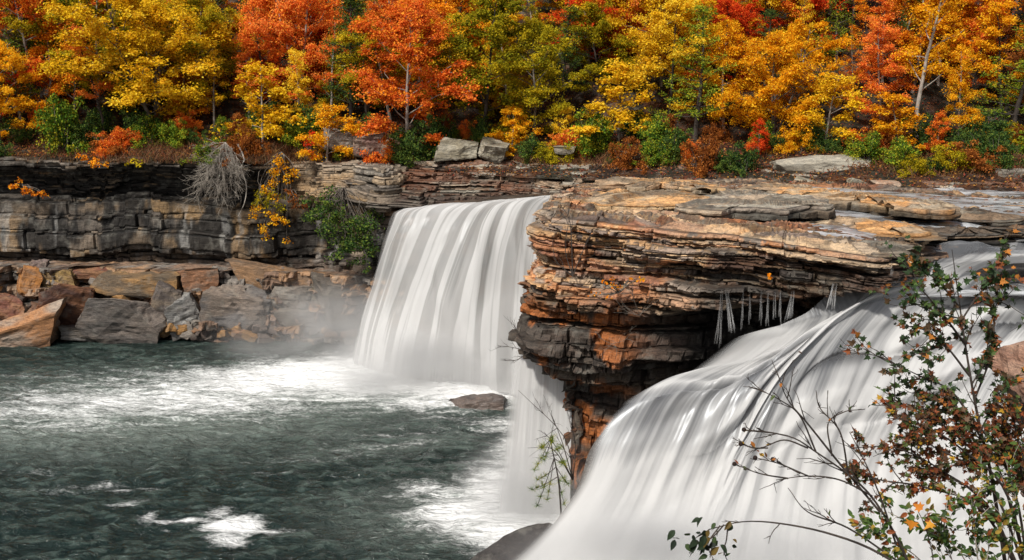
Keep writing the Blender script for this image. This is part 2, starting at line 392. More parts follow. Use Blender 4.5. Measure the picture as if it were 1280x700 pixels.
# ---- central outcrop
def col_mesa(V, S, Hh, K, G, seed):
    c = palette(K, seed, [(.56, .34, .17), (.5, .33, .19), (.4, .22, .12), (.58, .4, .23), (.34, .26, .2), (.5, .37, .25), (.2, .15, .12), (.5, .24, .11), (.14, .1, .08)])
    c = c*(.6+.8*fbm(S*.6, Hh*2, 0, seed+81))[..., None]
    r = sm(fbm(S*.28, Hh*.6, 7, seed+83), .55, .64); c = mix3(c, (.36, .12, .045), r*.6)
    g = sm(fbm(V[..., 0]*.25, V[..., 1]*.25, Hh*.5, seed+87), .5, .6); c = mix3(c, (.3, .27, .22), g*.4)
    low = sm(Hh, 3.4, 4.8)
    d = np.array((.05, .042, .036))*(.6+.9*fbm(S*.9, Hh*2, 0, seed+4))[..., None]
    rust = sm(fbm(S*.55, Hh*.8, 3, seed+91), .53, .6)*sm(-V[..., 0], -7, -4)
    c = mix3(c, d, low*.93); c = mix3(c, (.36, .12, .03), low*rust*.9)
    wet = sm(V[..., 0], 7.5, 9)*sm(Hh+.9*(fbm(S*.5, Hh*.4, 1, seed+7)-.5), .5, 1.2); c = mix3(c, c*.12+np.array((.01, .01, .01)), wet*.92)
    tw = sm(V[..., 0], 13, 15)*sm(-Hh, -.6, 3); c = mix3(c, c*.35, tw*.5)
    return c*(1-.72*G)[..., None]
def prof_mesa(h, s, F):
    x = F[:, 0]
    left = np.interp(h, [0, 3, 4.2, 4.8, 5.15, 5.5, 6., 6.9, 7.7, 9., 10.6, 15], [0, .25, .5, .55, -.45, -.1, .45, .35, -.6, -1.8, -2., -2.])
    hl = np.interp(x, [5, 7.5, 10, 13.5, 16.5, 19], [4.6, 3.9, 3.5, 2.5, 1.6, 1.2])
    right = .25*sm(h/hl, 0, .8)+.35*sm(h/hl, .2, .9)-3.4*sm(h-hl, 0, .5)-.15*h
    mid = sm(x, 4.8, 8.6)
    led = 1.6*np.exp(-((h-6.3)/.7)**2)*sm(x, 5.5, 7.5)*(1-sm(x, 8, 10))
    r = left*(1-mid)+right*mid+led
    side = sm(F[:, 1], 53, 58)
    return r*(1-side)+(-.02*h)*side
mF = path_px([(716, 237, 77), (703, 243, 72), (690, 249, 63), (674, 256, 55), (668, 262, 51.5), (676, 269, 50.2), (720, 273, 49.6), (780, 279, 49), (850, 288, 47.8), (920, 297, 46.9), (990, 306, 46.2), (1050, 312, 46), (1100, 318, 46.6), (1135, 314, 48.5), (1165, 302, 51), (1210, 292, 54), (1320, 285, 56)])
mB = path_px([(720, 236, 77.5), (728, 234.5, 77.5), (740, 233, 77.5), (765, 232, 77.5), (800, 231, 77), (850, 230, 77), (950, 229, 76), (1050, 233, 74), (1150, 240, 71), (1250, 248, 70), (1400, 256, 68)])
rs = np.random.RandomState(8)
ml = []
while sum(ml) < 5.4: ml.append(float(rs.choice([rs.uniform(.07, .14), rs.uniform(.14, .26), rs.uniform(.3, .5)], p=[.45, .4, .15])))
ml += [.75, .5, .25, .5, .6, .3, .5, .8, .8, 1, 1.2, 1.5, 1.5]
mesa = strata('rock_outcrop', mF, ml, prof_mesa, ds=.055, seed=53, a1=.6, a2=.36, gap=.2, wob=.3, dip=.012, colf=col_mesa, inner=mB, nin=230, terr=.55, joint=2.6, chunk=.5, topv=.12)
tag(mesa, 'large layered sandstone outcrop jutting out between the two waterfalls, black and undercut below', 'rock outcrop')

# ---- loose slabs on the outcrop
def pxslab(outline, z, thick, seed, label, cols=None, under=1.0, tilt=0, nl=4, group='thin overhanging slabs on the outcrop', ds=.09):
    P = np.array([atz(px, py, z) for px, py in outline])
    c = P.mean(0); P[:, 2] += tilt*(P[:, 0]-c[0]); cen = np.array([c[0], c[1], c[2]+.12])
    rs = np.random.RandomState(seed); l = rs.uniform(.5, 1.4, nl); thick *= 1.25; under *= 1.7; l = list(l/l.sum()*thick)
    def cf(V, S, Hh, K, G, sd):
        q = palette(K, sd, cols or [(.56, .32, .14), (.5, .26, .1), (.54, .37, .2), (.42, .31, .2)])
        q = q*(.75+.5*fbm(V[..., 0]*.8, V[..., 1]*.8, Hh, sd))[..., None]
        g = sm(fbm(V[..., 0]*.5, V[..., 1]*.4, 2, sd+2), .5, .62)
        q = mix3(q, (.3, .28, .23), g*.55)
        fr = sm(Hh, .05, .3)*sm(V[..., 0], 7, 13); q = mix3(q, q*.16, fr*.9); q = q*(1-.35*sm(Hh, .1, .4))[..., None]  # fronts below the top edge darkened as wet rock, undercut shade painted in
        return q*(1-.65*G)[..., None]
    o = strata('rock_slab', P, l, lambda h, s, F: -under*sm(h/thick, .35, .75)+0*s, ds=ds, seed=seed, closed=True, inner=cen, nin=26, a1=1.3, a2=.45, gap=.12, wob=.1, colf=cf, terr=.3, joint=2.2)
    return tag(o, label, 'rock slab', group)
GR = [(.3, .27, .22), (.36, .33, .27), (.26, .22, .18), (.36, .28, .2)]
DK = [(.1, .075, .055), (.16, .11, .07), (.08, .07, .06), (.2, .14, .09)]
pxslab([(752, 232), (790, 236), (830, 233), (870, 236), (900, 238), (905, 229), (860, 225), (800, 223), (755, 225)], 15.15, .5, 61, 'bright orange topmost slab with a dark overhang at the back of the outcrop')
pxslab([(706, 252), (740, 256), (790, 254), (840, 251), (878, 250), (895, 243), (860, 236), (780, 236), (735, 240)], 14.75, .55, 62, 'orange slab just below the topmost one, pointing left toward the main waterfall')
pxslab([(858, 254), (890, 262), (940, 264), (1000, 262), (1050, 258), (1040, 246), (980, 240), (900, 238), (865, 243)], 14.85, .75, 63, 'grey lichened slab with a deep black overhang in the middle of the outcrop top', GR, 1.8)
pxslab([(930, 236), (1000, 247), (1060, 250), (1120, 256), (1180, 262), (1190, 256), (1120, 246), (1050, 238), (980, 231)], 14.5, .8, 64, 'long brown slab with a black shadow under it, running toward the upper river', None, 1.8)
pxslab([(985, 281), (1030, 284), (1090, 288), (1150, 290), (1150, 281), (1090, 276), (1030, 272), (990, 272)], 14.05, .4, 65, 'low tan slab lying nearest the small trickles over the dark overhang', None)
pxslab([(1080, 291), (1150, 297), (1220, 299), (1285, 297), (1330, 294), (1330, 288), (1250, 286), (1160, 285), (1085, 285)], 13.6, .4, 66, 'dark wet slab separating the near rapids from the channel behind', DK)
pxslab([(1110, 263), (1170, 270), (1225, 273), (1260, 271), (1240, 266), (1180, 260), (1120, 256)], 13.75, .45, 67, 'brown slab with moss standing in the shallow upper river', DK)
pxslab([(1070, 312), (1100, 316), (1130, 314), (1148, 308), (1150, 300), (1110, 298), (1075, 302)], 13.7, .5, 70, 'dark wet block at the right tip of the outcrop near the cascade lip', DK, .3)

# ---- talus below the left cliff
def col_talus(V, S, Hh, K, G, seed):
    c = palette(K, seed, [(.2, .13, .09), (.26, .18, .12), (.15, .11, .09), (.3, .18, .1), (.2, .18, .16)])
    return c*(.6+.8*fbm(S*.8, Hh*1.2, 0, seed))[..., None]*(1-.6*G)[..., None]
tl = path_px([(-420, 330, 88), (-200, 330, 87), (-40, 330, 86.6), (100, 333, 86.8), (220, 338, 86.8), (330, 337, 86.2), (430, 340, 85), (475, 345, 83.5), (520, 350, 82)])
ta = strata('talus_slope', tl, [.5, .7, .4, .9, .6, .8, .7, .9, 1.0], lambda h, s, F: .35*h+0*s, ds=.12, seed=91, a1=1.3, a2=.9, gap=.25, wob=.5, colf=col_talus,
           inner=path_px([(-420, 320, 91), (200, 325, 91), (520, 340, 88)]), nin=12, terr=.3, joint=2.0, chunk=.8)
tag(ta, 'rubble slope of fallen rock along the foot of the far cliff', kind='structure')
def bl(label, px, py, Y, w, h, d, seed, rotz=0, tilt=(0, 0), c1=(.2, .15, .12), c2=(.34, .25, .18), name='boulder', group='boulders along the foot of the far cliff', **k):
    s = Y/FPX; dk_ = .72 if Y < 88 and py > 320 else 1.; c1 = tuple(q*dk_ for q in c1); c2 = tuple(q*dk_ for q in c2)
    return rock(name, label, 'boulder', aty(px, py, Y+d*.3), (w*s*1.06, d, h*s*1.12), seed, rotz, tilt, c1, c2, group, **k)
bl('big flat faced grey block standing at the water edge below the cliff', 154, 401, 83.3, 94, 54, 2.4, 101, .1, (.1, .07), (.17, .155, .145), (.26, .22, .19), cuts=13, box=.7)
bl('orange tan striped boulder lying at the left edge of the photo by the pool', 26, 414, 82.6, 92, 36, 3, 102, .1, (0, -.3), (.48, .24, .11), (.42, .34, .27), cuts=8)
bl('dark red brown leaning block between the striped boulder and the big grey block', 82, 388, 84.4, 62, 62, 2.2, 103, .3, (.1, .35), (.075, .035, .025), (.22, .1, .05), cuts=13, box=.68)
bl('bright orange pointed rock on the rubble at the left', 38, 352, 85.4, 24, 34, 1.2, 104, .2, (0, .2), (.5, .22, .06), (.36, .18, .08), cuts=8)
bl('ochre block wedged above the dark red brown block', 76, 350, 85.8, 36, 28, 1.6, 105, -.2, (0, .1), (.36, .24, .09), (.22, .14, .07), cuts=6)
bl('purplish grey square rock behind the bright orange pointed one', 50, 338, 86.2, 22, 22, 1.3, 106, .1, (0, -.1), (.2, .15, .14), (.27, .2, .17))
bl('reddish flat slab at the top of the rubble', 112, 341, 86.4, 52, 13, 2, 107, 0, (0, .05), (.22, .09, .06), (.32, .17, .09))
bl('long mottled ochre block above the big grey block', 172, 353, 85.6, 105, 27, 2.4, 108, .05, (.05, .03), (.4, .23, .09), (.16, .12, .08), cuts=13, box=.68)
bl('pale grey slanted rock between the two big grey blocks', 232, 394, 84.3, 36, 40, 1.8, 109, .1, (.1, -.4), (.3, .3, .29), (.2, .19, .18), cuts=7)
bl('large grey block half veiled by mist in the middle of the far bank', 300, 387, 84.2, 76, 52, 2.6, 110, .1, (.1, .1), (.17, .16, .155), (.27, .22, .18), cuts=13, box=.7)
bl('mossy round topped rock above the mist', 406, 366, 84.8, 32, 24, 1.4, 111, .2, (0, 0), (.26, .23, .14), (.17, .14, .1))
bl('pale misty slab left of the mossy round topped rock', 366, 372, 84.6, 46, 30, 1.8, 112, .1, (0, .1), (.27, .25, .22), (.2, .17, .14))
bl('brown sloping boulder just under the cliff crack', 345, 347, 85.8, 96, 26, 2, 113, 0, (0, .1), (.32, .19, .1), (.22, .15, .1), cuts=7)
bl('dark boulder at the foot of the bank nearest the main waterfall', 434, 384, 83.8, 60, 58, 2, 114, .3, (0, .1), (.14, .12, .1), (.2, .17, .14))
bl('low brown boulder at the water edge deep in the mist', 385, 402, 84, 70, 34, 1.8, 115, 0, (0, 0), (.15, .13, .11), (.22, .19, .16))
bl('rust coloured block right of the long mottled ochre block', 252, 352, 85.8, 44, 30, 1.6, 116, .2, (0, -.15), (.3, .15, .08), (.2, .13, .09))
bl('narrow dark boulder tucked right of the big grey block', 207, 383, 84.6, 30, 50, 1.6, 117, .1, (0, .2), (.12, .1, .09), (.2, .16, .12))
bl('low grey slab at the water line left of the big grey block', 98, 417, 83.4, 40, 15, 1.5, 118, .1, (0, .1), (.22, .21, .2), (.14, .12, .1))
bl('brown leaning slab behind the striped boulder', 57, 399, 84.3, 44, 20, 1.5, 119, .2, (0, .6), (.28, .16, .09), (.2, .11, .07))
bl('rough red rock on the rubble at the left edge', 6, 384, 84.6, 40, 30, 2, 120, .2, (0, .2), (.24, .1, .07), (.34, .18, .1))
rs = np.random.RandomState(77)
for i in range(84):
    px = rs.uniform(-30, 450); py = rs.uniform(338, 418) if i < 46 else rs.uniform(405, 424); Y = 86.8-(py-335)/85*3.0-.2
    w = rs.uniform(8, 22); t = rs.rand()
    c1 = [(.3, .16, .08), (.18, .14, .12), (.26, .23, .2), (.4, .22, .08), (.12, .09, .075)][rs.randint(5)]
    bl('small broken stone in the rubble below the cliff', px, py, Y, w, w*rs.uniform(.5, .9), w*.06, 200+i, rs.uniform(0, 3), (rs.uniform(-.4, .4), rs.uniform(-.5, .5)), c1, tuple(np.array(c1)*rs.uniform(.6, 1.2)), name='stone', group='small stones in the rubble', sub=3)
# rock in the pool, wet ledge below, boulders at the wood edge
rock('boulder', 'dark wet rock poking out of the pool in front of the main waterfall', 'boulder', atz(601, 509, -.1), (3.1, 1.8, 1.3), 131, .1, (0, 0), (.06, .045, .04), (.12, .09, .075), mat='wetrock')
rock('boulder', 'dark wet slab at the foot of the near waterfall, bottom centre of the photo', 'boulder', aty(648, 752, 41.5), (5.4, 4, 2.6), 132, .5, (.1, -.25), (.012, .011, .011), (.035, .03, .028))
def wb(label, px, py, Y, w, h, seed, c1=(.36, .34, .27), c2=(.2, .18, .13), d=2.2, **k):
    return bl(label, px, py, Y, w, h, d, seed, c1=c1, c2=c2, group='pale boulders at the edge of the wood', **k)
wb('big pale cracked boulder under the yellow green trees above the main waterfall', 571, 187, 86, 46, 24, 141, cuts=16, box=.66, rotz=.3)
wb('pale pyramid shaped boulder right beside the big cracked one', 617, 189, 85.6, 30, 22, 142, tilt=(0, .25), c1=(.36, .34, .28), cuts=6)
wb('grey boulder in shade behind the small yellow tree on the ledge', 425, 176, 88, 38, 22, 143, (.3, .28, .25), (.22, .2, .18))
wb('long grey lichened boulder lying below the golden trees at the right', 1030, 210, 79.5, 122, 30, 144, (.36, .34, .28), (.2, .18, .14), d=3, cuts=26, box=.72, rotz=.1)
wb('small pale stone left of the long grey lichened boulder', 916, 208, 81, 18, 9, 145, (.3, .28, .23))
wb('pale stone half hidden below the green bush', 786, 194, 83.5, 22, 9, 146, (.3, .28, .22))
wb('thin pale slab tilted on the leaf litter below the long grey boulder', 1008, 229, 76, 28, 9, 147, tilt=(0, .3), d=1)
wb('second tilted pale slab, right of the first below the long grey boulder', 1072, 230, 76, 24, 9, 148, tilt=(0, .35), d=1)
wb('reddish block on the bank right of the two tilted slabs', 1110, 234, 75, 28, 13, 149, (.34, .2, .13), (.4, .3, .22), d=1.2)
wb('small round white stone above the orange slabs', 870, 203, 82, 16, 11, 150, (.5, .48, .42))
wb('small dark boulder under the salmon orange maple', 462, 182, 86.5, 36, 24, 151, (.2, .12, .1), (.26, .2, .16))
wb('brown block left of the trunks of the salmon orange maple', 489, 186, 86.3, 22, 22, 152, (.3, .22, .14), (.2, .14, .1))
wb('pale slab half buried in litter at the far right bank', 1262, 216, 77, 36, 10, 153, (.3, .28, .24), (.2, .18, .15))
wb('pale stone beside the brown bank behind the main waterfall', 706, 187, 84.8, 22, 9, 154, (.28, .25, .2))

# ================================================================== WATER
def water_fall_mat(name, us, vs, white=.8, dark=(.2, .21, .21), contrast=(.36, .62), amin=.35, fine=.5):
    m, nt, out = newmat(name)
    au = N(nt, 'ShaderNodeAttribute', _attribute_name='u').outputs['Fac']; av = N(nt, 'ShaderNodeAttribute', _attribute_name='v').outputs['Fac']
    al = N(nt, 'ShaderNodeAttribute', _attribute_name='alpha').outputs['Fac']; wh = N(nt, 'ShaderNodeAttribute', _attribute_name='white').outputs['Fac']
    cx = nt.nodes.new('ShaderNodeCombineXYZ'); L(nt, au, cx.inputs[0]); L(nt, av, cx.inputs[1])
    n1 = noise(nt, mapping(nt, cx.outputs[0], (us, vs, 1)), 1, 3, .5, .15)
    n2 = noise(nt, mapping(nt, cx.outputs[0], (us*4.6, vs*1.2, 1)), 1, 4, .6, .1)
    f = mth(nt, 'ADD', mth(nt, 'MULTIPLY', n1, 1-fine), mth(nt, 'MULTIPLY', n2, fine))
    s = nt.nodes.new('ShaderNodeMapRange'); s.interpolation_type = 'SMOOTHSTEP'; L(nt, f, s.inputs[0]); s.inputs[1].default_value = contrast[0]; s.inputs[2].default_value = contrast[1]
    n3 = noise(nt, mapping(nt, cx.outputs[0], (us*.32, vs*2.2, 1)), 1, 2, .5, .3)
    mk = nt.nodes.new('ShaderNodeMapRange'); L(nt, n3, mk.inputs[0]); mk.inputs[1].default_value = .36; mk.inputs[2].default_value = .62; mk.inputs[3].default_value = .25
    sv = mth(nt, 'SUBTRACT', 1., mth(nt, 'MULTIPLY', mth(nt, 'SUBTRACT', 1., s.outputs[0]), mk.outputs[0]))
    w = mth(nt, 'ADD', sv, wh, clamp=True)
    c = mixc(nt, w, dark, (white, white, white*.995))
    d = nt.nodes.new('ShaderNodeBsdfDiffuse'); L(nt, c, d.inputs[0]); t = nt.nodes.new('ShaderNodeBsdfTranslucent'); L(nt, c, t.inputs[0])
    m1 = nt.nodes.new('ShaderNodeMixShader'); m1.inputs[0].default_value = .45; L(nt, d.outputs[0], m1.inputs[1]); L(nt, t.outputs[0], m1.inputs[2])
    gl = N(nt, 'ShaderNodeBsdfGlossy', Roughness=.35); gl.inputs[0].default_value = (.8, .85, .9, 1)
    m3 = nt.nodes.new('ShaderNodeMixShader'); L(nt, mth(nt, 'MULTIPLY', mth(nt, 'SUBTRACT', 1., w), .1), m3.inputs[0]); L(nt, m1.outputs[0], m3.inputs[1]); L(nt, gl.outputs[0], m3.inputs[2])
    tr = nt.nodes.new('ShaderNodeBsdfTransparent'); m2 = nt.nodes.new('ShaderNodeMixShader')
    a = mth(nt, 'MULTIPLY', al, mth(nt, 'ADD', mth(nt, 'MULTIPLY', w, 1-amin), amin), clamp=True)
    L(nt, a, m2.inputs[0]); L(nt, tr.outputs[0], m2.inputs[1]); L(nt, m3.outputs[0], m2.inputs[2]); L(nt, m2.outputs[0], out.inputs[0])
    bp = N(nt, 'ShaderNodeBump', Strength=.12, Distance=.15); L(nt, f, bp.inputs['Height']); L(nt, bp.outputs[0], d.inputs['Normal'])
    return m
M['fall'] = water_fall_mat('silky_white_water', .75, .04, contrast=(.26, .66), dark=(.4, .4, .385), amin=.6, fine=.22)
M['cascade'] = water_fall_mat('streaked_white_water', 1.0, .06, contrast=(.27, .66), dark=(.3, .31, .33), amin=.62, fine=.5)
M['veil'] = water_fall_mat('thin_water_veil', 1.6, .06, white=.72, dark=(.5, .5, .5), amin=.88)

def sheet(name, S, nu, nv, seed, mat, disp, alphaf, whitef=None, uscale=1., smooth=0):
    """S: streamlines, each a list of points; rows = streamlines"""
    S = np.array([cr(np.array(l, float), nv) for l in S])      # (m, nv, 3)
    G = cr(S, nu)                                              # (nu, nv, 3)
    for _ in range(3 if smooth else 0):
        Pd = np.concatenate([np.repeat(2*G[:1]-G[smooth:smooth+1], 0, 0), np.repeat(G[:1], smooth, 0), G, np.repeat(G[-1:], smooth, 0)]); cs_ = np.cumsum(np.concatenate([Pd[:1]*0, Pd]), 0)
        Sm = (cs_[2*smooth+1:]-cs_[:-(2*smooth+1)])/(2*smooth+1); k = np.clip(np.minimum(np.arange(nu), nu-1-np.arange(nu))/smooth, 0, 1)[:, None, None]; G = G*(1-k)+Sm*k
    du = np.linalg.norm(np.diff(G, axis=0), axis=2).mean(1)
    u = np.concatenate([[0], np.cumsum(du)])[:, None]*np.ones((1, nv))*uscale
    v = np.concatenate([np.zeros((nu, 1)), np.cumsum(np.linalg.norm(np.diff(G, axis=1), axis=2), axis=1)], 1)
    gu = np.gradient(G, axis=0); gv = np.gradient(G, axis=1)
    n = np.cross(gu, gv); n /= np.linalg.norm(n, axis=2)[..., None]+1e-9
    n *= np.sign((n*(CAM-G)).sum(2))[..., None]
    U = np.linspace(0, 1, nu)[:, None]*np.ones((1, nv)); T = np.linspace(0, 1, nv)[None]*np.ones((nu, 1))
    G = G+n*disp(u, v, U, T)[..., None]
    al = alphaf(u, v, U, T); wh = whitef(u, v, U, T) if whitef else al*0
    me = mesh(name, G.reshape(-1, 3), gridF(nu, nv), None, True, {'u': u, 'v': v, 'alpha': al, 'white': wh})
    return link(name, me, M[mat]), G
def pts(l): return [aty(*p) for p in l]

# ---- main waterfall
ms = [
 pts([(760, 238, 84), (600, 249, 81), (520, 260, 80), (494, 265, 79), (488, 276, 78.4), (476, 310, 78), (462, 360, 78), (449, 410, 78.3), (440, 452, 78.6)]),
 pts([(765, 239, 84), (620, 250, 80.5), (545, 256, 79), (512, 263, 77.8), (500, 280, 76.8), (486, 320, 76.2), (473, 370, 76), (462, 420, 76.2), (455, 462, 76.4)]),
 pts([(770, 240, 83.5), (650, 248, 80), (585, 253, 78.3), (545, 259, 76.8), (528, 278, 75.6), (511, 320, 75), (496, 370, 74.8), (485, 420, 74.8), (477, 470, 74.9)]),
 pts([(775, 240, 83), (670, 247, 79), (620, 251, 77.3), (583, 256, 76), (563, 276, 74.6), (545, 320, 73.8), (529, 370, 73.5), (518, 425, 73.4), (510, 476, 73.4)]),
 pts([(780, 241, 82), (690, 245.5, 78), (645, 249, 76.2), (612, 254, 74.8), (593, 274, 73.4), (576, 320, 72.5), (563, 370, 72.2), (553, 430, 72), (548, 481, 72)]),
 pts([(785, 241, 81), (705, 244, 77), (668, 247, 75), (640, 252, 73.3), (622, 272, 72), (607, 320, 71.2), (597, 370, 70.8), (590, 430, 70.6), (586, 487, 70.6)]),
 pts([(790, 242, 80), (720, 243.5, 76), (692, 245, 73.8), (665, 250, 71.8), (649, 272, 70.4), (637, 320, 69.6), (631, 370, 69.3), (626, 430, 69), (623, 492, 69)]),
 pts([(795, 242, 79), (735, 243, 75), (715, 245, 72), (700, 250, 70), (686, 272, 68.6), (676, 320, 68), (671, 370, 67.6), (667, 430, 67.4), (664, 500, 67.2)]),
]
def dmain(u, v, U, T):
    g = sm(T, .3, .5)
    r = fbm(u*.3+1.6*fbm(u*.12, v*.08, 0, 3), v*.07, 0, 5, 4)-.5
    r2 = fbm(u*1.1+.6*fbm(u*.3, v*.15, 0, 4), v*.06, 0, 9, 3)-.5
    return g*(r*1.7+r2*.3)+(fbm(u*.5, v*.5, 0, 12, 3)-.5)*.25*(1-g)
def amain(u, v, U, T):
    e = sm(U, 0, .05+.0*T); rag = fbm(u*2.5, v*.05, 0, 21, 3)
    lip = sm(T, .27, .4)
    return np.clip(sm(U-.05*rag*lip, 0, .07)*(1-lip*.35*sm(rag, .5, .4)), 0, 1)
def wmain(u, v, U, T): return .6*sm(T, .68, .95)+.25*np.exp(-((T-.36)/.06)**2)+.1+(fbm(u*.5, v*.09, 0, 25, 3)-.5)*1.1*(1-sm(T, .75, .95))
fo, _ = sheet('waterfall', ms, 300, 200, 1, 'fall', dmain, amain, wmain)
tag(fo, 'wide silky white main waterfall dropping into the green pool', 'waterfall')

# ---- narrow fall behind the nose of the outcrop
vs_ = []
for i, (x0, x1) in enumerate([(640, 612), (653, 630), (668, 650), (683, 672), (700, 694), (716, 712)]):
    vs_.append(pts([(x0+36, 380, 54.2), (x0+10, 402, 53.2), (x0, 440, 52.4), ((x0*2+x1)/3, 500, 51.7), ((x0+2*x1)/3, 580, 51), (x1, 668, 50)]))
fo, _ = sheet('waterfall', vs_, 90, 120, 2, 'veil', lambda u, v, U, T: (fbm(u*1.2, v*.05, 0, 31)-.5)*.4,
              lambda u, v, U, T: sm(U, 0, .28)*sm(T, 0.1, .3), lambda u, v, U, T: .25+.3*sm(T, .6, 1))
tag(fo, 'narrow hazy waterfall falling behind the undercut nose of the outcrop', 'waterfall')

# ---- near cascade
cs = [
 pts([(925.0, 420.0, 46.2), (915.0, 424.0, 45.7), (905.0, 430.0, 45.2), (850, 470, 44.2), (790, 495, 43.6), (762, 516, 42.9), (738, 550, 42.2), (715, 610, 41.2), (655, 680, 40), (560, 750, 38)]),
 pts([(960.0, 410.0, 46.2), (947.5, 413.0, 45.7), (935.0, 420.0, 45.2), (890, 456, 44.2), (838, 478, 43.6), (806, 500, 42.7), (778, 550, 42), (750, 612, 41), (700, 680, 39.2), (630, 760, 36.5)]),
 pts([(1010.0, 398.0, 46.6), (997.5, 401.0, 46.15), (985, 407, 45.5), (945, 436, 44.5), (900, 467, 43.7), (868, 490, 42.8), (838, 546, 42), (808, 614, 41), (770, 680, 39), (720, 765, 35.8)]),
 pts([(1075.0, 366.0, 48.0), (1062.5, 370.0, 47.3), (1050, 374, 46.4), (1012, 398, 45.1), (966, 438, 44.1), (930, 480, 43), (900, 545, 42.2), (872, 612, 41.2), (845, 680, 38.8), (820, 770, 35.2)]),
 pts([(1116, 332, 49.5), (1106, 338, 48.6), (1090, 350, 47.2), (1050, 384, 45.6), (1000, 426, 44.3), (960, 475, 43.2), (929, 545, 42.3), (903, 612, 41.3), (880, 680, 38.8), (860, 772, 35)]),
 [atz(1158, 289, 13.22), atz(1136, 303, 13.2), atz(1119, 318, 13.1)]+pts([(1084, 366, 46.1), (1032, 412, 44.7), (990, 470, 43.4), (958, 545, 42.4), (935, 612, 41.4), (915, 680, 38.8), (900, 775, 34.8)]),
 [atz(1238, 289, 13.22), atz(1211, 303, 13.2), atz(1189, 318, 13.1)]+pts([(1140, 350, 47.6), (1088, 398, 45.6), (1042, 468, 44), (1008, 545, 42.8), (988, 612, 41.8), (975, 680, 38.8), (970, 780, 34.4)]),
 [atz(1318, 289, 13.22), atz(1289, 303, 13.2), atz(1264, 318, 13.1)]+pts([(1208, 345, 49.2), (1148, 396, 46.6), (1098, 468, 44.6), (1060, 545, 43.2), (1040, 612, 42), (1035, 680, 38.8), (1040, 780, 34.2)]),
 [atz(1408, 289, 13.22), atz(1374, 303, 13.2), atz(1344, 318, 13.1)]+pts([(1280, 342, 51), (1216, 394, 47.8), (1160, 466, 45.4), (1118, 545, 43.8), (1100, 612, 42.4), (1100, 680, 38.8), (1110, 780, 34)]),
 [atz(1508, 289, 13.22), atz(1474, 303, 13.2), atz(1444, 318, 13.1)]+pts([(1370, 345, 51.6), (1300, 394, 48.2), (1240, 466, 45.6), (1196, 545, 44), (1176, 612, 42.6), (1180, 680, 38.8), (1200, 780, 33.8)]),
 [atz(1648, 289, 13.22), atz(1609, 303, 13.2), atz(1574, 318, 13.1)]+pts([(1490, 350, 51.6), (1420, 400, 48.2), (1360, 470, 45.6), (1330, 550, 44), (1320, 612, 42.6), (1330, 680, 38.8), (1360, 780, 33.8)]),
]
def tier(u, v, T):
    ph = v*.27+2.6*fbm(u*.16, v*.03, 0, 91, 3); fl = np.floor(ph); fr = ph-fl
    on = sm(fbm(u*.28+fl*5.3, fl*2.7, 0, 92, 3), .42, .6)*sm(T, .27, .38)*(1-sm(T, .62, .75))*(1-(1-sm(u, 5, 9))*(1-sm(T, .42, .5)))
    return fr, on
def dcas(u, v, U, T):
    fr, on = tier(u, v, T)
    g = sm(T, .12, .3)*(1-sm(T, .8, 1)*.5)*sm(u, 0, 3.5); on = on*sm(u, 1, 5)
    r = fbm(u*.5+v*.02, v*.07, 0, 45, 3)-.5+.9*(fbm(u*.22, v*.3, 0, 46, 3)-.5)*sm(T, .25, .4)
    r2 = fbm(u*2.2, v*.06, 0, 49, 3)-.5
    hump = np.exp(-(((U-.13)/.07)**2+((T-.42)/.09)**2))*.5
    rap = (fbm(u*.35, v*.55, 0, 52, 4)-.5)*1.5*(1-sm(T, .14, .3))*sm(T, 0, .04)*sm(U, .35, .55)
    return .5*on*(fr*(1-sm(fr, .72, 1.))-.2)+g*(r*.9-.15-.45*(1-sm(U, .3, .6))*(1-sm(T, .35, .6))+r2*.12)+hump+rap
def acas(u, v, U, T):
    rag = fbm(u*1.6, v*.12, 0, 61, 4); fr, on = tier(u, v, T); low = on*sm(-fr, -.22, -.02)*.45
    return np.clip(sm(T, 0, .05)*sm(U, .02*rag, .06+.07*sm(T, 0, .2)*(1-sm(T, .4, .6)))*(.75+.25*sm(T, .3, .5)+.3*(rag-.5))-low, 0, 1)
def wcas(u, v, U, T):
    fr, on = tier(u, v, T)
    return on*(.8*np.exp(-((fr-.68)/.16)**2)-.55*sm(-fr, -.3, 0))+.3*sm(U, .35, .7)*sm(T, .2, .35)+(fbm(u*.45, v*.6, 0, 67, 4)-.5)*2.4*(1-sm(T, .18, .34))+.9*sm(T, .66, .84)+.3*np.exp(-((T-.33)/.1)**2)-.5*sm(fbm(u*.32, v*.13, 0, 65, 3), .46, .62)*(1-sm(T, .55, .75))-.45*(1-sm(U, .15, .45))*sm(T, .4, .5)*(1-sm(T, .6, .75))+.14*sm(U, .4, .8)
fo, CG = sheet('waterfall', cs, 460, 300, 3, 'cascade', dcas, acas, wcas, smooth=16)
tag(fo, 'near cascade of streaked white water pouring down left below the outcrop', 'waterfall')
# its rock bed, a little below the water
bed = CG[::3, ::3].copy(); nb = bed.shape
bed[..., 2] -= .45+.35*fbm(bed[..., 0]*.8, bed[..., 1]*.8, bed[..., 2]*.8, 71); bed[..., 1] += .35
me = mesh('cascade_bed', bed.reshape(-1, 3), gridF(nb[0], nb[1]), (np.array((.05, .043, .038))*(.6+.8*fbm(bed[..., 0], bed[..., 1], bed[..., 2], 72))[..., None]).reshape(-1, 3), True)
tag(link('cascade_bed', me, M['wetrock']), 'dark wet rock bed under the near cascade', kind='structure')

M['trickle'] = water_fall_mat('trickling_water', 9., .25, white=.92, dark=(.82, .84, .86), amin=.92, contrast=(.4, .6))
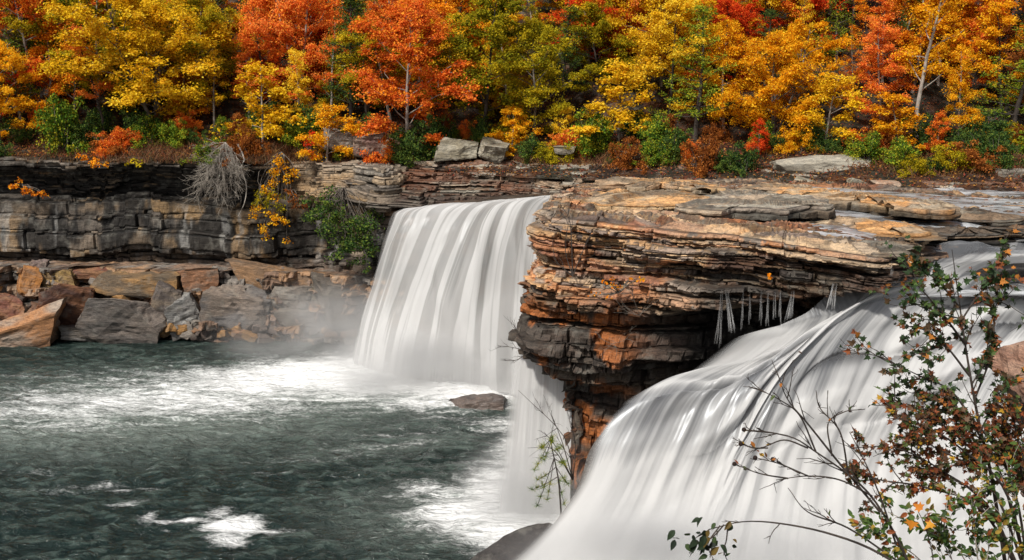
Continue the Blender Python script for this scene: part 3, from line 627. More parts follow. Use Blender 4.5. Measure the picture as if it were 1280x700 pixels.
# ---- trickles over the overhang
def trickle(px0, py0, px1, py1, Y, w0, w1, label, seed, a=.8):
    if px0 < 1100: py0 = max(py0, 366 if px0 < 1020 else 356); py1 = py1+12
    rs = np.random.RandomState(seed); n = max(2, int((w0+w1)*.55)); Vs, Fs, A_, off = [], [], [], 0
    for k in range(n):
        q = (k+.5)/n-.5+rs.uniform(-.1, .1); t0 = rs.uniform(0, .55); t1 = rs.uniform(.85, 1.05); m = 24
        P = cr(np.array(pts([(px0+q*w0, py0-4, Y+.15), (px0+q*w0, py0, Y), ((px0+px1)/2+q*(w0*.5+w1*.5)+rs.normal()*.3, (py0+py1)/2, Y-.14), (px1+q*w1*1.2, py1, Y-.24)])), 60)[int(t0*50):int(t1*57)]
        P = cr(P, m); P[:, 0] += (fbm(np.arange(m)*.35, k*3.3, 0, seed, 2)-.5)*.03; wd = np.linspace(.006, .034, m)*rs.uniform(.6, 1.4)*(1+.25*vn(np.arange(m)*.3, k, 0, seed)); D = np.array([1, 0, 0])
        Vs.append((P[:, None]+np.array([-1, 0, 1])[None, :, None]*wd[:, None, None]*D).reshape(-1, 3)); Fs.append(gridF(m, 3)+off); off += m*3
        A_.append((np.array([0., 1, 0.])[None]*(a*rs.uniform(.6, 1)*sm(np.linspace(0, 1, m), 0, .6)*(1-.6*sm(np.linspace(0, 1, m), .8, 1)))[:, None]).ravel())
    V = np.concatenate(Vs); A_ = np.concatenate(A_)
    o = link('trickle', mesh('trickle', V, np.concatenate(Fs), None, True, {'u': V[:, 0]*.3, 'v': V[:, 2], 'alpha': A_*.42, 'white': A_*0+.5}), M['trickle'])
    tag(o, label, 'trickle', 'thin trickles falling from the overhang')
trickle(902, 332, 897, 425, 45.6, 3, 9, 'thin split trickle at the left end of the overhang', 301, .7)
trickle(909, 345, 917, 415, 45.5, 5, 10, 'brighter trickle next to the left end of the overhang', 302, 1)
for i, (x, y0, y1, w) in enumerate([(928, 365, 402, 2.5), (938, 362, 398, 2), (952, 356, 396, 3), (960, 356, 398, 2.5), (968, 352, 397, 3), (976, 348, 396, 2.5)]):
    trickle(x, y0, x-1, y1, 45.5, w*.8, w*1.6, 'hair thin trickle in the row below the middle of the overhang', 310+i, .75)
trickle(991, 322, 985, 392, 45.5, 4, 11, 'forked trickle spreading over the wet beds in the middle of the overhang', 320, .9)
trickle(1043, 345, 1037, 378, 45.3, 7, 13, 'short wide trickle below the notch at the right of the overhang', 321, 1)
trickle(1116, 328, 1114, 352, 46.2, 3, 4, 'short thin trickle at the right tip of the outcrop', 322, .7)

# ---- upper river
def river_mat():
    m, nt, out = newmat('river_water')
    g = nt.nodes.new('ShaderNodeNewGeometry'); P = g.outputs['Position']
    f = noise(nt, mapping(nt, P, (.22, .7, 1), (0, 0, .2)), 1.6, 6, .65, .6); f2 = noise(nt, mapping(nt, P, (.5, 2.2, 1), (0, 0, .2)), 2, 4, .6)
    s = nt.nodes.new('ShaderNodeMapRange'); L(nt, mth(nt, 'ADD', mth(nt, 'MULTIPLY', f, .75), mth(nt, 'MULTIPLY', f2, .25)), s.inputs[0]); s.inputs[1].default_value = .42; s.inputs[2].default_value = .62
    b = N(nt, 'ShaderNodeBsdfPrincipled', Roughness=.18); b.inputs['IOR'].default_value = 1.33
    L(nt, mixc(nt, s.outputs[0], (.1, .1, .105), (.62, .64, .66)), b.inputs['Base Color'])
    bp = N(nt, 'ShaderNodeBump', Strength=.6, Distance=.1); L(nt, f2, bp.inputs['Height']); L(nt, bp.outputs[0], b.inputs['Normal'])
    L(nt, b.outputs[0], out.inputs[0]); return m
xs = np.linspace(9, 60, 200); ys = np.linspace(47.5, 79, 140); XX, YY = np.meshgrid(xs, ys)
ZZ = 13.1+(fbm(XX*.5, YY*1.2, 0, 73)-.5)*.3-1.5*sm(-YY, -56, -52)
XX = np.maximum(XX, 9+.0*XX)
me = mesh('upper_river', np.stack([XX, YY, ZZ], -1).reshape(-1, 3), gridF(*XX.shape), None, True)
tag(link('upper_river', me, river_mat()), 'grey rippled upper river running between flat slabs at the right', kind='structure')

q = np.linspace(.52, 1, 260); Fq = cr(mF, 400); Bq = cr(mB, 400); idx = (q*399).astype(int); tt = np.linspace(.05, .85, 150)[:, None, None]
W = Fq[idx][None]*(1-tt)+Bq[idx][None]*tt
W[..., 2] += .1+.2*sm(W[..., 0], 12, 16)+(fbm(W[..., 0]*.6, W[..., 1]*1.2, 0, 75)-.5)*.1-.3*(1-sm(W[..., 0], 9, 12))-.25*(1-sm(tt[..., 0]*np.ones(260), .05, .16))
me = mesh('shallow_stream', W.reshape(-1, 3), gridF(150, 260), None, True)
tag(link('shallow_stream', me, river_mat()), 'thin film of grey water spreading between the flat slabs on the outcrop', kind='structure')
# ---- pool
def pool_mat():
    m, nt, out = newmat('pool_water')
    g = nt.nodes.new('ShaderNodeNewGeometry'); P = g.outputs['Position']
    fo = N(nt, 'ShaderNodeAttribute', _attribute_name='foam').outputs['Fac']
    dr = N(nt, 'ShaderNodeAttribute', _attribute_name='drift').outputs['Fac']
    n1 = noise(nt, mapping(nt, P, (.25, .8, 1), (0, 0, .12)), 1.5, 7, .66, .9)
    n2 = noise(nt, mapping(nt, P, (1.1, 2.4, 1), (0, 0, .12)), 3.2, 5, .7, .5)
    nn = mth(nt, 'ADD', mth(nt, 'MULTIPLY', n1, .6), mth(nt, 'MULTIPLY', n2, .4))
    a = mth(nt, 'ADD', mth(nt, 'MULTIPLY', mth(nt, 'SUBTRACT', nn, .5), 3.2), fo)
    s = nt.nodes.new('ShaderNodeMapRange'); s.interpolation_type = 'SMOOTHSTEP'; L(nt, a, s.inputs[0]); s.inputs[1].default_value = .3; s.inputs[2].default_value = 1.35
    bub = noise(nt, mapping(nt, P, (.35, 1., 1), (0, 0, .1)), .8, 4, .6)
    base = mixc(nt, bub, (.003, .008, .007), (.009, .022, .019))
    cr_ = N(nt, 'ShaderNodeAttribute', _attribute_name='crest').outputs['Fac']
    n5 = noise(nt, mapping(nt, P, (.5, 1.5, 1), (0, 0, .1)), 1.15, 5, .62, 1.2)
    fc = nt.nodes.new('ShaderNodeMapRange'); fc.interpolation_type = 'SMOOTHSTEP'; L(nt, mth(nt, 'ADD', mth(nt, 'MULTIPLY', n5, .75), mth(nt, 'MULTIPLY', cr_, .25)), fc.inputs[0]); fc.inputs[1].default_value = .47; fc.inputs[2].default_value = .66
    base = mixc(nt, mth(nt, 'MULTIPLY', fc.outputs[0], .9), base, (.058, .083, .072))  # lighter facets on crests: bright reflections put into the water colour
    base = mixc(nt, mth(nt, 'MULTIPLY', dr, mth(nt, 'ADD', mth(nt, 'MULTIPLY', nn, 2.4), -.6), clamp=True), base, (.27, .31, .28))
    c = mixc(nt, s.outputs[0], base, (.88, .89, .89))
    b = N(nt, 'ShaderNodeBsdfPrincipled'); b.inputs['IOR'].default_value = 1.33; L(nt, c, b.inputs['Base Color'])
    L(nt, mth(nt, 'ADD', mth(nt, 'MULTIPLY', s.outputs[0], .5), .07), b.inputs['Roughness'])
    n4 = noise(nt, mapping(nt, P, (.6, 1.7, 1), (0, 0, .1)), 1.5, 5, .58, 1.)
    bp = N(nt, 'ShaderNodeBump', Strength=1., Distance=.45); L(nt, n4, bp.inputs['Height']); L(nt, bp.outputs[0], b.inputs['Normal'])
    L(nt, b.outputs[0], out.inputs[0]); return m
xs = np.linspace(-62, 14, 700); ys = np.linspace(36, 92, 540); XX, YY = np.meshgrid(xs, ys)
q = fbm(XX*.42+.8*fbm(XX*.2, YY*.3, 0, 5), YY*.95+1.2*fbm(XX*.3, YY*.2, 0, 6), 0, 81, 5)
rg = 1-np.abs(2*q-1)*2.2
q2 = fbm(XX*1.1, YY*2.3, 0, 83, 4)
foam = np.zeros_like(XX); drift = np.zeros_like(XX)
def blob(px, py, rx, ry, a, arr, rot=0, pw=2):
    c = atz(px, py, 0); dx = XX-c[0]; dy = YY-c[1]
    e = ((dx*math.cos(rot)+dy*math.sin(rot))/rx)**2+((-dx*math.sin(rot)+dy*math.cos(rot))/ry)**2
    np.maximum(arr, a*np.exp(-e**(pw/2)), out=arr)
def blobs(l, arr):
    for b in l: blob(*b[:5], arr, *(b[5:]))
blobs([(500, 474, 12, 4.4, 1.6, .04), (370, 480, 14, 4.2, 1.2, .03), (210, 500, 14, 4.4, 1.0), (60, 515, 12, 3, .72), (530, 462, 8.5, 3.6, 1.9, .05, 3), (600, 480, 6, 4.5, 1.9, 0, 3), (455, 464, 10, 4.4, 1.7, 0), (400, 470, 12, 4.2, 1.4, .05), (330, 480, 11, 3.6, 1., .0), (250, 492, 10, 3.4, .85),
       (170, 510, 9, 2.8, .72), (90, 530, 8, 2.2, .6), (200, 465, 9, 1.2, .5), (60, 470, 8, .8, .42), (560, 500, 7, 2.6, 1.1), (500, 497, 8, 1.6, .8), (600, 640, 3.6, 3., 1.35), (560, 612, 3.2, 1.8, .8), (640, 630, 3, 6, 1.6), (665, 660, 4, 3, 1.7), (530, 640, 2.6, .9, .7),
       (640, 560, 1.6, 4, .9), (630, 530, 3, 2.2, .75)], foam)
# drifting froth: the bright patch and its broken tail
blobs([(292, 656, 1.5, 1.15, 1.5, .3, 3), (284, 674, 1.2, .7, 1.2, -.2, 2), (276, 640, .8, .9, 1.05, .3, 2), (318, 664, 1.5, .6, .95, .1, 2), (262, 650, 1.2, .4, .9), (240, 650, 1.4, .35, .85), (205, 650, 1.3, .4, .8, -.2), (185, 645, .6, .8, .8), (160, 630, 1.2, .4, .75, .2), (150, 612, 1.0, .5, .72), (120, 605, 1.8, .5, .55, .2), (180, 610, 2, .4, .5), (60, 615, 3, .4, .42), (30, 590, 3, .6, .42)], foam)
blobs([(460, 560, 7, .8, .42, .25), (380, 575, 6, .7, .4, .15), (320, 590, 3, .6, .42), (520, 540, 5, .8, .45, .3), (560, 522, 4, 1.1, .5), (450, 595, 3, .5, .35)], foam)
blobs([(300, 492, 17, 5.5, 1.1, .03), (120, 525, 16, 5.5, 1., .05), (480, 480, 14, 5, 1), (60, 545, 10, 2.5, .45), (470, 560, 9, 1.5, .35, .25), (600, 640, 6, 4, .7)], drift)
calm = sm(YY, 79, 84)
amp = .5*(1-calm*.7)*(1-.5*np.clip(foam, 0, 1))
ZZ = (rg*.5+ (q2-.5)*.55-.3)*amp+np.clip(foam-.9, 0, 1)*(.2+.35*(YY > 62))*(fbm(XX*.7, YY*.7, 0, 88)+.2)
ZZ -= ZZ.mean()*0
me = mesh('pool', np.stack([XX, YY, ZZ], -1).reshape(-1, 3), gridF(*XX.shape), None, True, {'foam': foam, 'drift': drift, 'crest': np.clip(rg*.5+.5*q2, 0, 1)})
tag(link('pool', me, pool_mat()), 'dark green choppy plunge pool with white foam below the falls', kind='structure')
# river bed / ground beneath everything
xs = np.linspace(-400, 400, 80); ys = np.linspace(-60, 120, 60); XX, YY = np.meshgrid(xs, ys)
me = mesh('gorge_floor', np.stack([XX, YY, XX*0-3], -1).reshape(-1, 3), gridF(*XX.shape), np.ones((XX.size, 3))*np.array((.06, .05, .04)))
tag(link('gorge_floor', me, M['rock']), None, kind='structure')

# ---- mist hanging over the foot of the main waterfall
def mist_mat(name, dens):
    m, nt, out = newmat(name)
    tc = nt.nodes.new('ShaderNodeTexCoord')
    ln = nt.nodes.new('ShaderNodeVectorMath'); ln.operation = 'LENGTH'; L(nt, tc.outputs['Object'], ln.inputs[0])
    r = nt.nodes.new('ShaderNodeMapRange'); r.interpolation_type = 'SMOOTHSTEP'; L(nt, ln.outputs['Value'], r.inputs[0]); r.inputs[1].default_value = 1; r.inputs[2].default_value = .15
    g = nt.nodes.new('ShaderNodeNewGeometry'); nz = noise(nt, mapping(nt, g.outputs['Position'], (.22, .22, .35)), 1, 3, .5)
    k = nt.nodes.new('ShaderNodeMapRange'); L(nt, nz, k.inputs[0]); k.inputs[1].default_value = .35; k.inputs[2].default_value = .7
    v = N(nt, 'ShaderNodeVolumeScatter', Anisotropy=.2); v.inputs['Color'].default_value = (1, 1, 1, 1)
    L(nt, mth(nt, 'MULTIPLY', mth(nt, 'MULTIPLY', r.outputs[0], k.outputs[0]), dens), v.inputs['Density']); L(nt, v.outputs[0], out.inputs['Volume']); return m
import bmesh
def mist(loc, sc, dens, label):
    bm = bmesh.new(); bmesh.ops.create_icosphere(bm, subdivisions=4, radius=1); me = bpy.data.meshes.new('mist'); bm.to_mesh(me); bm.free()
    o = link('mist', me, mist_mat('mist_vapour', dens)); o.location = loc; o.scale = sc
    tag(o, label, 'mist', kind='stuff')
mist(atz(480, 438, .3), (15, 7, 6.5), .5, 'white spray mist drifting left of the main waterfall over the pool')
mist(atz(570, 480, .2), (12, 4.5, 4.4), 1.5, 'low white spray along the foot of the main waterfall')
mist(atz(660, 640, .3), (4.5, 3, 5), .8, 'white spray rising where the narrow waterfall lands')
mist(aty(860, 690, 38), (9, 2.6, 2.6), .7, 'white spray at the foot of the near cascade')
# ================================================================== THE WOOD
def tube(P, r, sides, Vs, Fs, off):
    P = np.asarray(P, float); n = len(P); r = np.asarray(r, float)*np.ones(n)
    T = np.gradient(P, axis=0); T /= np.linalg.norm(T, axis=1)[:, None]+1e-9
    up = np.where(np.abs(T[:, 2:3]) > .9, np.array([[1., 0, 0]]), np.array([[0, 0, 1.]]))
    A = np.cross(T, up); A /= np.linalg.norm(A, axis=1)[:, None]+1e-9; B = np.cross(T, A)
    a = np.arange(sides)*2*math.pi/sides
    V = P[:, None]+r[:, None, None]*(A[:, None]*np.cos(a)[None, :, None]+B[:, None]*np.sin(a)[None, :, None])
    Vs.append(V.reshape(-1, 3)); Fs.append(gridF(n, sides, True)+off); return off+n*sides
def bend(p, d, l, rs, n=5, sag=0., wig=.12):
    P = [np.array(p, float)]; d = np.array(d, float); d /= np.linalg.norm(d)
    for i in range(n):
        d = d+rs.normal(size=3)*wig+np.array([0, 0, sag]); d /= np.linalg.norm(d); P.append(P[-1]+d*l/n)
    return np.array(P)
def leaves(cent, rad, flat, cnt, size, rs, upb=.7):
    n = len(cent)*cnt
    c = np.repeat(np.asarray(cent), cnt, 0); rr = np.repeat(np.asarray(rad), cnt)
    d = rs.normal(size=(n, 3)); d /= np.linalg.norm(d, axis=1)[:, None]; q = rs.rand(n)**.45*np.where(rs.rand(n) < .14, 1.55, 1)
    o = d*q[:, None]*rr[:, None]; o[:, 2] *= flat; o[:, 2] -= (o[:, 0]**2+o[:, 1]**2)/(rr+.01)*.25
    c = c+o
    nm = rs.normal(size=(n, 3))*.55+np.array([0, -.12, upb])+d*.35; nm /= np.linalg.norm(nm, axis=1)[:, None]
    t = rs.normal(size=(n, 3)); t -= (t*nm).sum(1)[:, None]*nm; t /= np.linalg.norm(t, axis=1)[:, None]; b = np.cross(nm, t)
    s = size*rs.uniform(.65, 1.35, n)[:, None]
    V = np.stack([c-t*s*.6, c+b*s*.42+nm*s*.1-t*s*.05, c+t*s*.6, c-b*s*.42+nm*s*.1], 1)
    return V.reshape(-1, 3), np.arange(n*4).reshape(n, 4)
def proto(kind, seed, H, W):
    """returns (wood mesh, leaf mesh); H height, W crown width"""
    rs = np.random.RandomState(seed); Vs = []; Fs = []; off = 0; cent = []; rad = []
    if kind in ('broad', 'slender', 'sparse', 'sapling'):
        nst = 1 if kind != 'broad' else rs.choice([1, 1, 2, 3])
        for st in range(nst):
            lean = rs.normal(size=2)*(.05 if nst == 1 else .2)
            Hs = H*(1 if st == 0 else rs.uniform(.75, .95))
            tr = bend((0, 0, -.3), (lean[0], lean[1], 1), Hs, rs, 10, .03, .05)
            r0 = .013*H+.025
            tr_r = np.linspace(r0, r0*.18, len(tr)); off = tube(tr, tr_r, 7, Vs, Fs, off)
            nl = {'broad': 22, 'slender': 20, 'sparse': 16, 'sapling': 14}[kind]; nl = int(nl/(1 if nst == 1 else 1.6))
            lo = {'broad': .1, 'slender': .12, 'sparse': .28, 'sapling': .1}[kind]
            for i in range(nl):
                f = lo+(1-lo)*(i+.5)/nl; p = np.array([np.interp(f*(len(tr)-1), range(len(tr)), tr[:, k]) for k in range(3)])
                az = i*2.4+rs.uniform(-.4, .4)
                e = {'broad': math.sin(math.pi*min(1, max(0, (f-lo*.4)/(1.02-lo*.4)))**.75)*.95+.12, 'slender': (1-f)*.9+.3, 'sparse': (1-f)*.7+.35, 'sapling': (1-f)*1.1+.15}[kind]
                l = W/2*e*rs.uniform(.75, 1.2)
                el = {'broad': .35+.7*f, 'slender': .3+.8*f, 'sparse': .5+.6*f, 'sapling': .35+.3*f}[kind]*rs.uniform(.6, 1.2)
                d = (math.cos(az)*math.cos(el), math.sin(az)*math.cos(el), math.sin(el))
                lb = bend(p, d, l, rs, 5, -.03, .12); off = tube(lb, np.linspace(r0*.34*(1.1-f*.7), .012, len(lb)), 5, Vs, Fs, off)
                ns = max(2, int(l*(1.7 if kind != 'sparse' else 1.3))+1)
                for j in range(ns):
                    g = rs.uniform(.3, 1) if j else 1.
                    pp = np.array([np.interp(g*(len(lb)-1), range(len(lb)), lb[:, k]) for k in range(3)])
                    dd = rs.normal(size=3)*.7+np.array(d)*.8; dd[2] = dd[2]*.4+.1
                    sb = bend(pp, dd, rs.uniform(.5, 1.1)*max(.5, l*.3), rs, 3, 0, .2); off = tube(sb, np.linspace(.022, .008, len(sb)), 4, Vs, Fs, off)
                    cent.append(sb[-1]); rad.append(rs.uniform(.26, .86)*(H/9)**.4); cent.append(sb[1]); rad.append(rs.uniform(.25, .5)*(H/9)**.4)
        cnt = {'broad': 110, 'slender': 100, 'sparse': 46, 'sapling': 80}[kind]; V, F = leaves(cent, [q*1.12 for q in rad], .55, cnt, .135 if kind != 'sapling' else .12, rs)
    elif kind == 'pine':
        tr = bend((0, 0, -.3), (rs.normal()*.03, rs.normal()*.03, 1), H, rs, 10, .03, .03); r0 = .016*H+.03
        off = tube(tr, np.linspace(r0, r0*.15, len(tr)), 7, Vs, Fs, off); nw = int(H*1.5)
        for w in range(nw):
            f = .18+.82*(w+.5)/nw; p = np.array([np.interp(f*(len(tr)-1), range(len(tr)), tr[:, k]) for k in range(3)])
            for b in range(5):
                if rs.rand() < .15: continue
                az = b*1.257+w*.6+rs.uniform(-.3, .3); l = W/2*((1-f)**.7+.1)*rs.uniform(.6, 1.2); el = rs.uniform(-.05, .35)+.3*f
                lb = bend(p, (math.cos(az)*math.cos(el), math.sin(az)*math.cos(el), math.sin(el)), l, rs, 4, .03, .1)
                off = tube(lb, np.linspace(.04, .01, len(lb)), 4, Vs, Fs, off)
                for g in np.linspace(.35, 1, max(2, int(l*2.2))):
                    pp = np.array([np.interp(g*(len(lb)-1), range(len(lb)), lb[:, k]) for k in range(3)]); cent.append(pp+rs.normal(size=3)*.12); rad.append(rs.uniform(.25, .45))
        # needles: thin slivers
        n = len(cent)*36; c = np.repeat(np.array(cent), 36, 0); rr = np.repeat(np.array(rad), 36)
        d = rs.normal(size=(n, 3)); d[:, 2] = d[:, 2]*.5+.25; d /= np.linalg.norm(d, axis=1)[:, None]
        c = c+d*rr[:, None]*rs.rand(n)[:, None]*.8; b = np.cross(d, rs.normal(size=(n, 3))); b /= np.linalg.norm(b, axis=1)[:, None]
        Lg = rs.uniform(.12, .24, n)[:, None]
        V = np.stack([c-b*.02, c+d*Lg*.5-b*.03, c+d*Lg, c+d*Lg*.5+b*.03], 1).reshape(-1, 3); F = np.arange(n*4).reshape(n, 4)
    else:                                                                     # bush
        for i in range(26):
            az = rs.uniform(0, 6.28); el = rs.uniform(.15, 1.45)
            l = 1/math.sqrt((math.cos(el)/(W/2))**2+(math.sin(el)/H)**2)*rs.uniform(.65, 1.05)
            lb = bend((rs.normal()*.12*W/2, rs.normal()*.12*W/2, -.1), (math.cos(az)*math.cos(el), math.sin(az)*math.cos(el), math.sin(el)), l, rs, 5, 0, .12)
            off = tube(lb, np.linspace(.035, .008, len(lb)), 4, Vs, Fs, off)
            for g in (.5, .7, .85, 1):
                pp = np.array([np.interp(g*(len(lb)-1), range(len(lb)), lb[:, k]) for k in range(3)]); cent.append(pp+rs.normal(size=3)*.15); rad.append(rs.uniform(.25, .5)*max(.6, H/2.5))
        V, F = leaves(cent, rad, .6, 60, .11, rs, .5)
    wood = mesh('trunk', np.concatenate(Vs), np.concatenate(Fs), None, True); wood.materials.append(M['bark'])
    lf = mesh('crown', V, F); lf.materials.append(LM['yellow'])
    return wood, lf, H
PR = {}
for kind, n, H, W in (('broad', 6, 10, 8.5), ('slender', 5, 11, 5), ('sparse', 4, 12, 5.5), ('sapling', 4, 4.5, 3.8), ('pine', 3, 9, 5.5), ('bush', 4, 2.4, 4)):
    PR[kind] = [proto(kind, 500+17*i+len(kind), H, W) for i in range(n)]
FOREST_NAMES = {'broad': 'broadleaf_tree', 'slender': 'broadleaf_tree', 'sparse': 'broadleaf_tree', 'sapling': 'young_tree', 'pine': 'pine_tree', 'bush': 'bush'}
def plant(kind, i, loc, height, leafm, label, group, rz=0, wide=1., bark='bark', lean=0.):
    w, l, H = PR[kind][i % len(PR[kind])]; s = height/H
    name = FOREST_NAMES[kind]; e = empty(name, loc); e.rotation_euler = (lean*.3, lean, rz); e.scale = (s*wide, s*wide, s)
    a = bpy.data.objects.new('trunk' if kind != 'bush' else 'stems', w); b = bpy.data.objects.new('crown' if kind != 'bush' else 'foliage', l)
    for o, m in ((a, M[bark]), (b, LM[leafm])):
        col.objects.link(o); o.parent = e; o.material_slots[0].link = 'OBJECT'; o.material_slots[0].material = m
    tag(e, label, {'pine': 'pine tree', 'bush': 'bush', 'sapling': 'young tree'}.get(kind, 'tree'), group)
    return e
# ---- hillside
def rimY(x):   # where the slope begins, by x
    return np.interp(x, [-60, -12, 0, 12, 25, 45], [91, 89, 88, 84, 80, 78])
def hill(x, y):
    x = np.asarray(x, float); y = np.asarray(y, float); d = y-rimY(x)
    return 14.0+np.interp(d, [-10, -4, 0, 6, 30, 90, 200], [-2.5, -.7, .3, 2.4, 16, 46, 70])+(fbm(x*.12, y*.12, 0, 201)-.5)*3*sm(d, 1, 12)+(fbm(x*.8, y*.8, 0, 203)-.5)*.5*sm(d, -2, 2)
xs = np.concatenate([np.linspace(-400, -66, 30), np.linspace(-64, 70, 300), np.linspace(74, 400, 30)]); ys = np.concatenate([np.linspace(86, 130, 160), np.linspace(132, 320, 40)])
XX, YY = np.meshgrid(xs, ys); YY = YY-86+rimY(np.clip(XX, -60, 60))-np.interp(XX, [-15, 0], [1.6, 5])*(1-sm(YY, 90, 100)); ZZ = hill(XX, YY)
r = fbm(XX*1.5, YY*1.5, 0, 207); C = mix3((.015, .009, .006), (.075, .03, .012), sm(r, .4, .7)); C = mix3(C, (.02, .018, .01), sm(fbm(XX*.3, YY*.3, 0, 209), .5, .6))
tag(link('hillside', mesh('hillside', np.stack([XX, YY, ZZ], -1).reshape(-1, 3), gridF(*XX.shape), C.reshape(-1, 3), True), M['rock']), 'leaf strewn wooded hillside rising behind the falls', kind='structure')
def gp(px, Y):
    p = aty(px, 200, Y); return (p[0], Y, float(hill(p[0], Y))-.1)

# front trees, (kind, idx, px of trunk, depth, height m, leaf, width factor, bark, label)
FT = [
 ('broad', 0, 2, 91, 8.2, 'gold', 1.0, 'bark', 'bright golden tree cut by the left edge of the photo on the cliff rim'),
 ('broad', 1, 48, 98, 13, 'salmon', 1.0, 'bark', 'tall red orange tree behind the bright golden tree at the left edge'),
 ('bush', 0, 84, 90, 4.6, 'green', .72, 'bark', 'round soft green evergreen bush on the left rim, right of the golden edge tree'),
 ('broad', 2, 128, 97, 11.5, 'olive', 1.0, 'barkpale', 'olive and yellow tree with a grey trunk above the soft green bush'),
 ('broad', 3, 200, 95, 12, 'yellow', 1.15, 'bark', 'largest clear yellow tree, top left of the photo'),
 ('broad', 4, 262, 97, 11, 'olive', .9, 'bark', 'olive green tree between the largest yellow tree and the small pointed yellow one'),
 ('sapling', 0, 328, 90, 7.2, 'yellow', 1.1, 'barkpale', 'pointed bright yellow young tree standing above the hanging dead bush'),
 ('broad', 5, 378, 98, 12.5, 'salmon', .85, 'barkpale', 'orange red tree with thin pale trunks behind the pointed yellow young tree'),
 ('sapling', 1, 408, 87.5, 4.6, 'gold', 1.2, 'barkpale', 'small golden tree with a crooked pale trunk on the rock ledge'),
 ('pine', 0, 440, 94, 12, 'darkgreen', .8, 'barkdark', 'thin dark pine with a twisted trunk left of the salmon orange maple'),
 ('broad', 0, 508, 88, 11.6, 'salmon', 1.02, 'barkpale', 'large salmon orange maple with several pale trunks on the ledge'),
 ('broad', 1, 605, 91, 11.5, 'olive', 1.1, 'barkdark', 'big yellow green tree with a dark trunk above the cracked boulder'),
 ('broad', 2, 668, 90, 9.5, 'olive', .95, 'bark', 'dense yellow green tree right of the one above the cracked boulder'),
 ('sapling', 2, 640, 87.5, 4.2, 'gold', 1.2, 'bark', 'low golden leafed young tree right of the pyramid shaped boulder'),
 ('slender', 0, 735, 98, 11, 'red', 1.3, 'barkpale', 'bright red tree high above the head of the main waterfall'),
 ('sapling', 3, 772, 88, 6.6, 'yellow', 1.25, 'bark', 'lemon yellow young tree over the round green bush'),
 ('bush', 1, 740, 86.5, 3.8, 'green', .85, 'bark', 'round bright green bush at the wood edge below the lemon yellow young tree'),
 ('bush', 2, 822, 85, 3.4, 'green', .8, 'bark', 'dark green bush right of the round bright green one'),
 ('pine', 1, 868, 87, 10.5, 'green', 1.1, 'barkdark', 'full green pine in the middle right of the wood edge'),
 ('slender', 1, 905, 88, 9, 'gold', 1.1, 'barkpale', 'golden tree with a thin white trunk just right of the full green pine'),
 ('broad', 3, 965, 86, 9.2, 'gold', 1.05, 'bark', 'wide golden orange tree above the long grey lichened boulder'),
 ('broad', 4, 1000, 97, 13, 'red', .85, 'barkdark', 'tall scarlet tree behind the wide golden orange one'),
 ('sapling', 0, 948, 82.5, 3.0, 'red', .8, 'bark', 'small scarlet young tree in front of the wide golden orange tree'),
 ('sapling', 1, 1030, 83.5, 5.6, 'yellow', 1.1, 'barkpale', 'yellow young tree with a thin trunk behind the right end of the long grey boulder'),
 ('slender', 2, 1096, 86, 8.4, 'salmon', 1.2, 'barkpale', 'salmon pink tree with a slanting pale trunk left of the white trunked tree'),
 ('sparse', 0, 1144, 84, 13.5, 'gold', 1.0, 'barkpale', 'tall thin tree with a bare white trunk and sparse golden leaves'),
 ('sapling', 2, 1122, 82, 4.6, 'gold', 1.2, 'bark', 'golden young tree at the foot of the tall white trunk'),
 ('sapling', 3, 1170, 80.5, 3.4, 'salmon', .8, 'bark', 'small vermilion young tree right of the tall white trunk'),
 ('slender', 3, 1196, 82, 7.5, 'gold', .9, 'barkpale', 'slim golden tree with a pale trunk left of the dark green pine at the right'),
 ('pine', 2, 1262, 84, 10, 'green', 1.2, 'barkdark', 'green pine with tiered boughs near the right edge of the photo'),
 ('bush', 3, 1218, 80.5, 3.2, 'darkgreen', .9, 'bark', 'dark green bush at the foot of the tiered pine'),
 ('bush', 0, 1085, 80.5, 2.2, 'green', 1.0, 'bark', 'low green bush right of the long grey lichened boulder'),
 ('broad', 5, 1238, 92, 13, 'orange', 1.0, 'bark', 'large orange tree top right behind the tiered pine'),
 ('sapling', 0, 300, 88.5, 3.6, 'rust', .8, 'bark', 'small crimson brown tree to the right of the hanging dead bush'),
 ('sapling', 1, 278, 88.6, 3.4, 'green', .5, 'bark', 'small upright green tree rooted right above the hanging dead bush'),
 ('bush', 1, 220, 91, 2.6, 'green', .8, 'bark', 'green bush under the largest clear yellow tree'),
 ('bush', 2, 385, 91, 3.6, 'darkgreen', .8, 'bark', 'dark green bush behind the small golden tree on the ledge'),
 ('bush', 3, 150, 90.5, 2.2, 'rust', 1.3, 'bark', 'low rusty bush on the rim right of the soft green bush'),
 ('bush', 0, 548, 89, 3.0, 'darkgreen', .8, 'bark', 'dark green bush between the salmon maple and the cracked boulder'),
 ('sapling', 2, 702, 88, 3.6, 'yellow', .8, 'bark', 'low yellow young tree left of the round bright green bush'),
]
for k, i, px, Y, h, lm, wd, bk, lb in FT:
    g = gp(px, Y); plant(k, i, g, h, lm, lb, None, random.uniform(0, 6.28), wd, bk, random.uniform(-.04, .04))
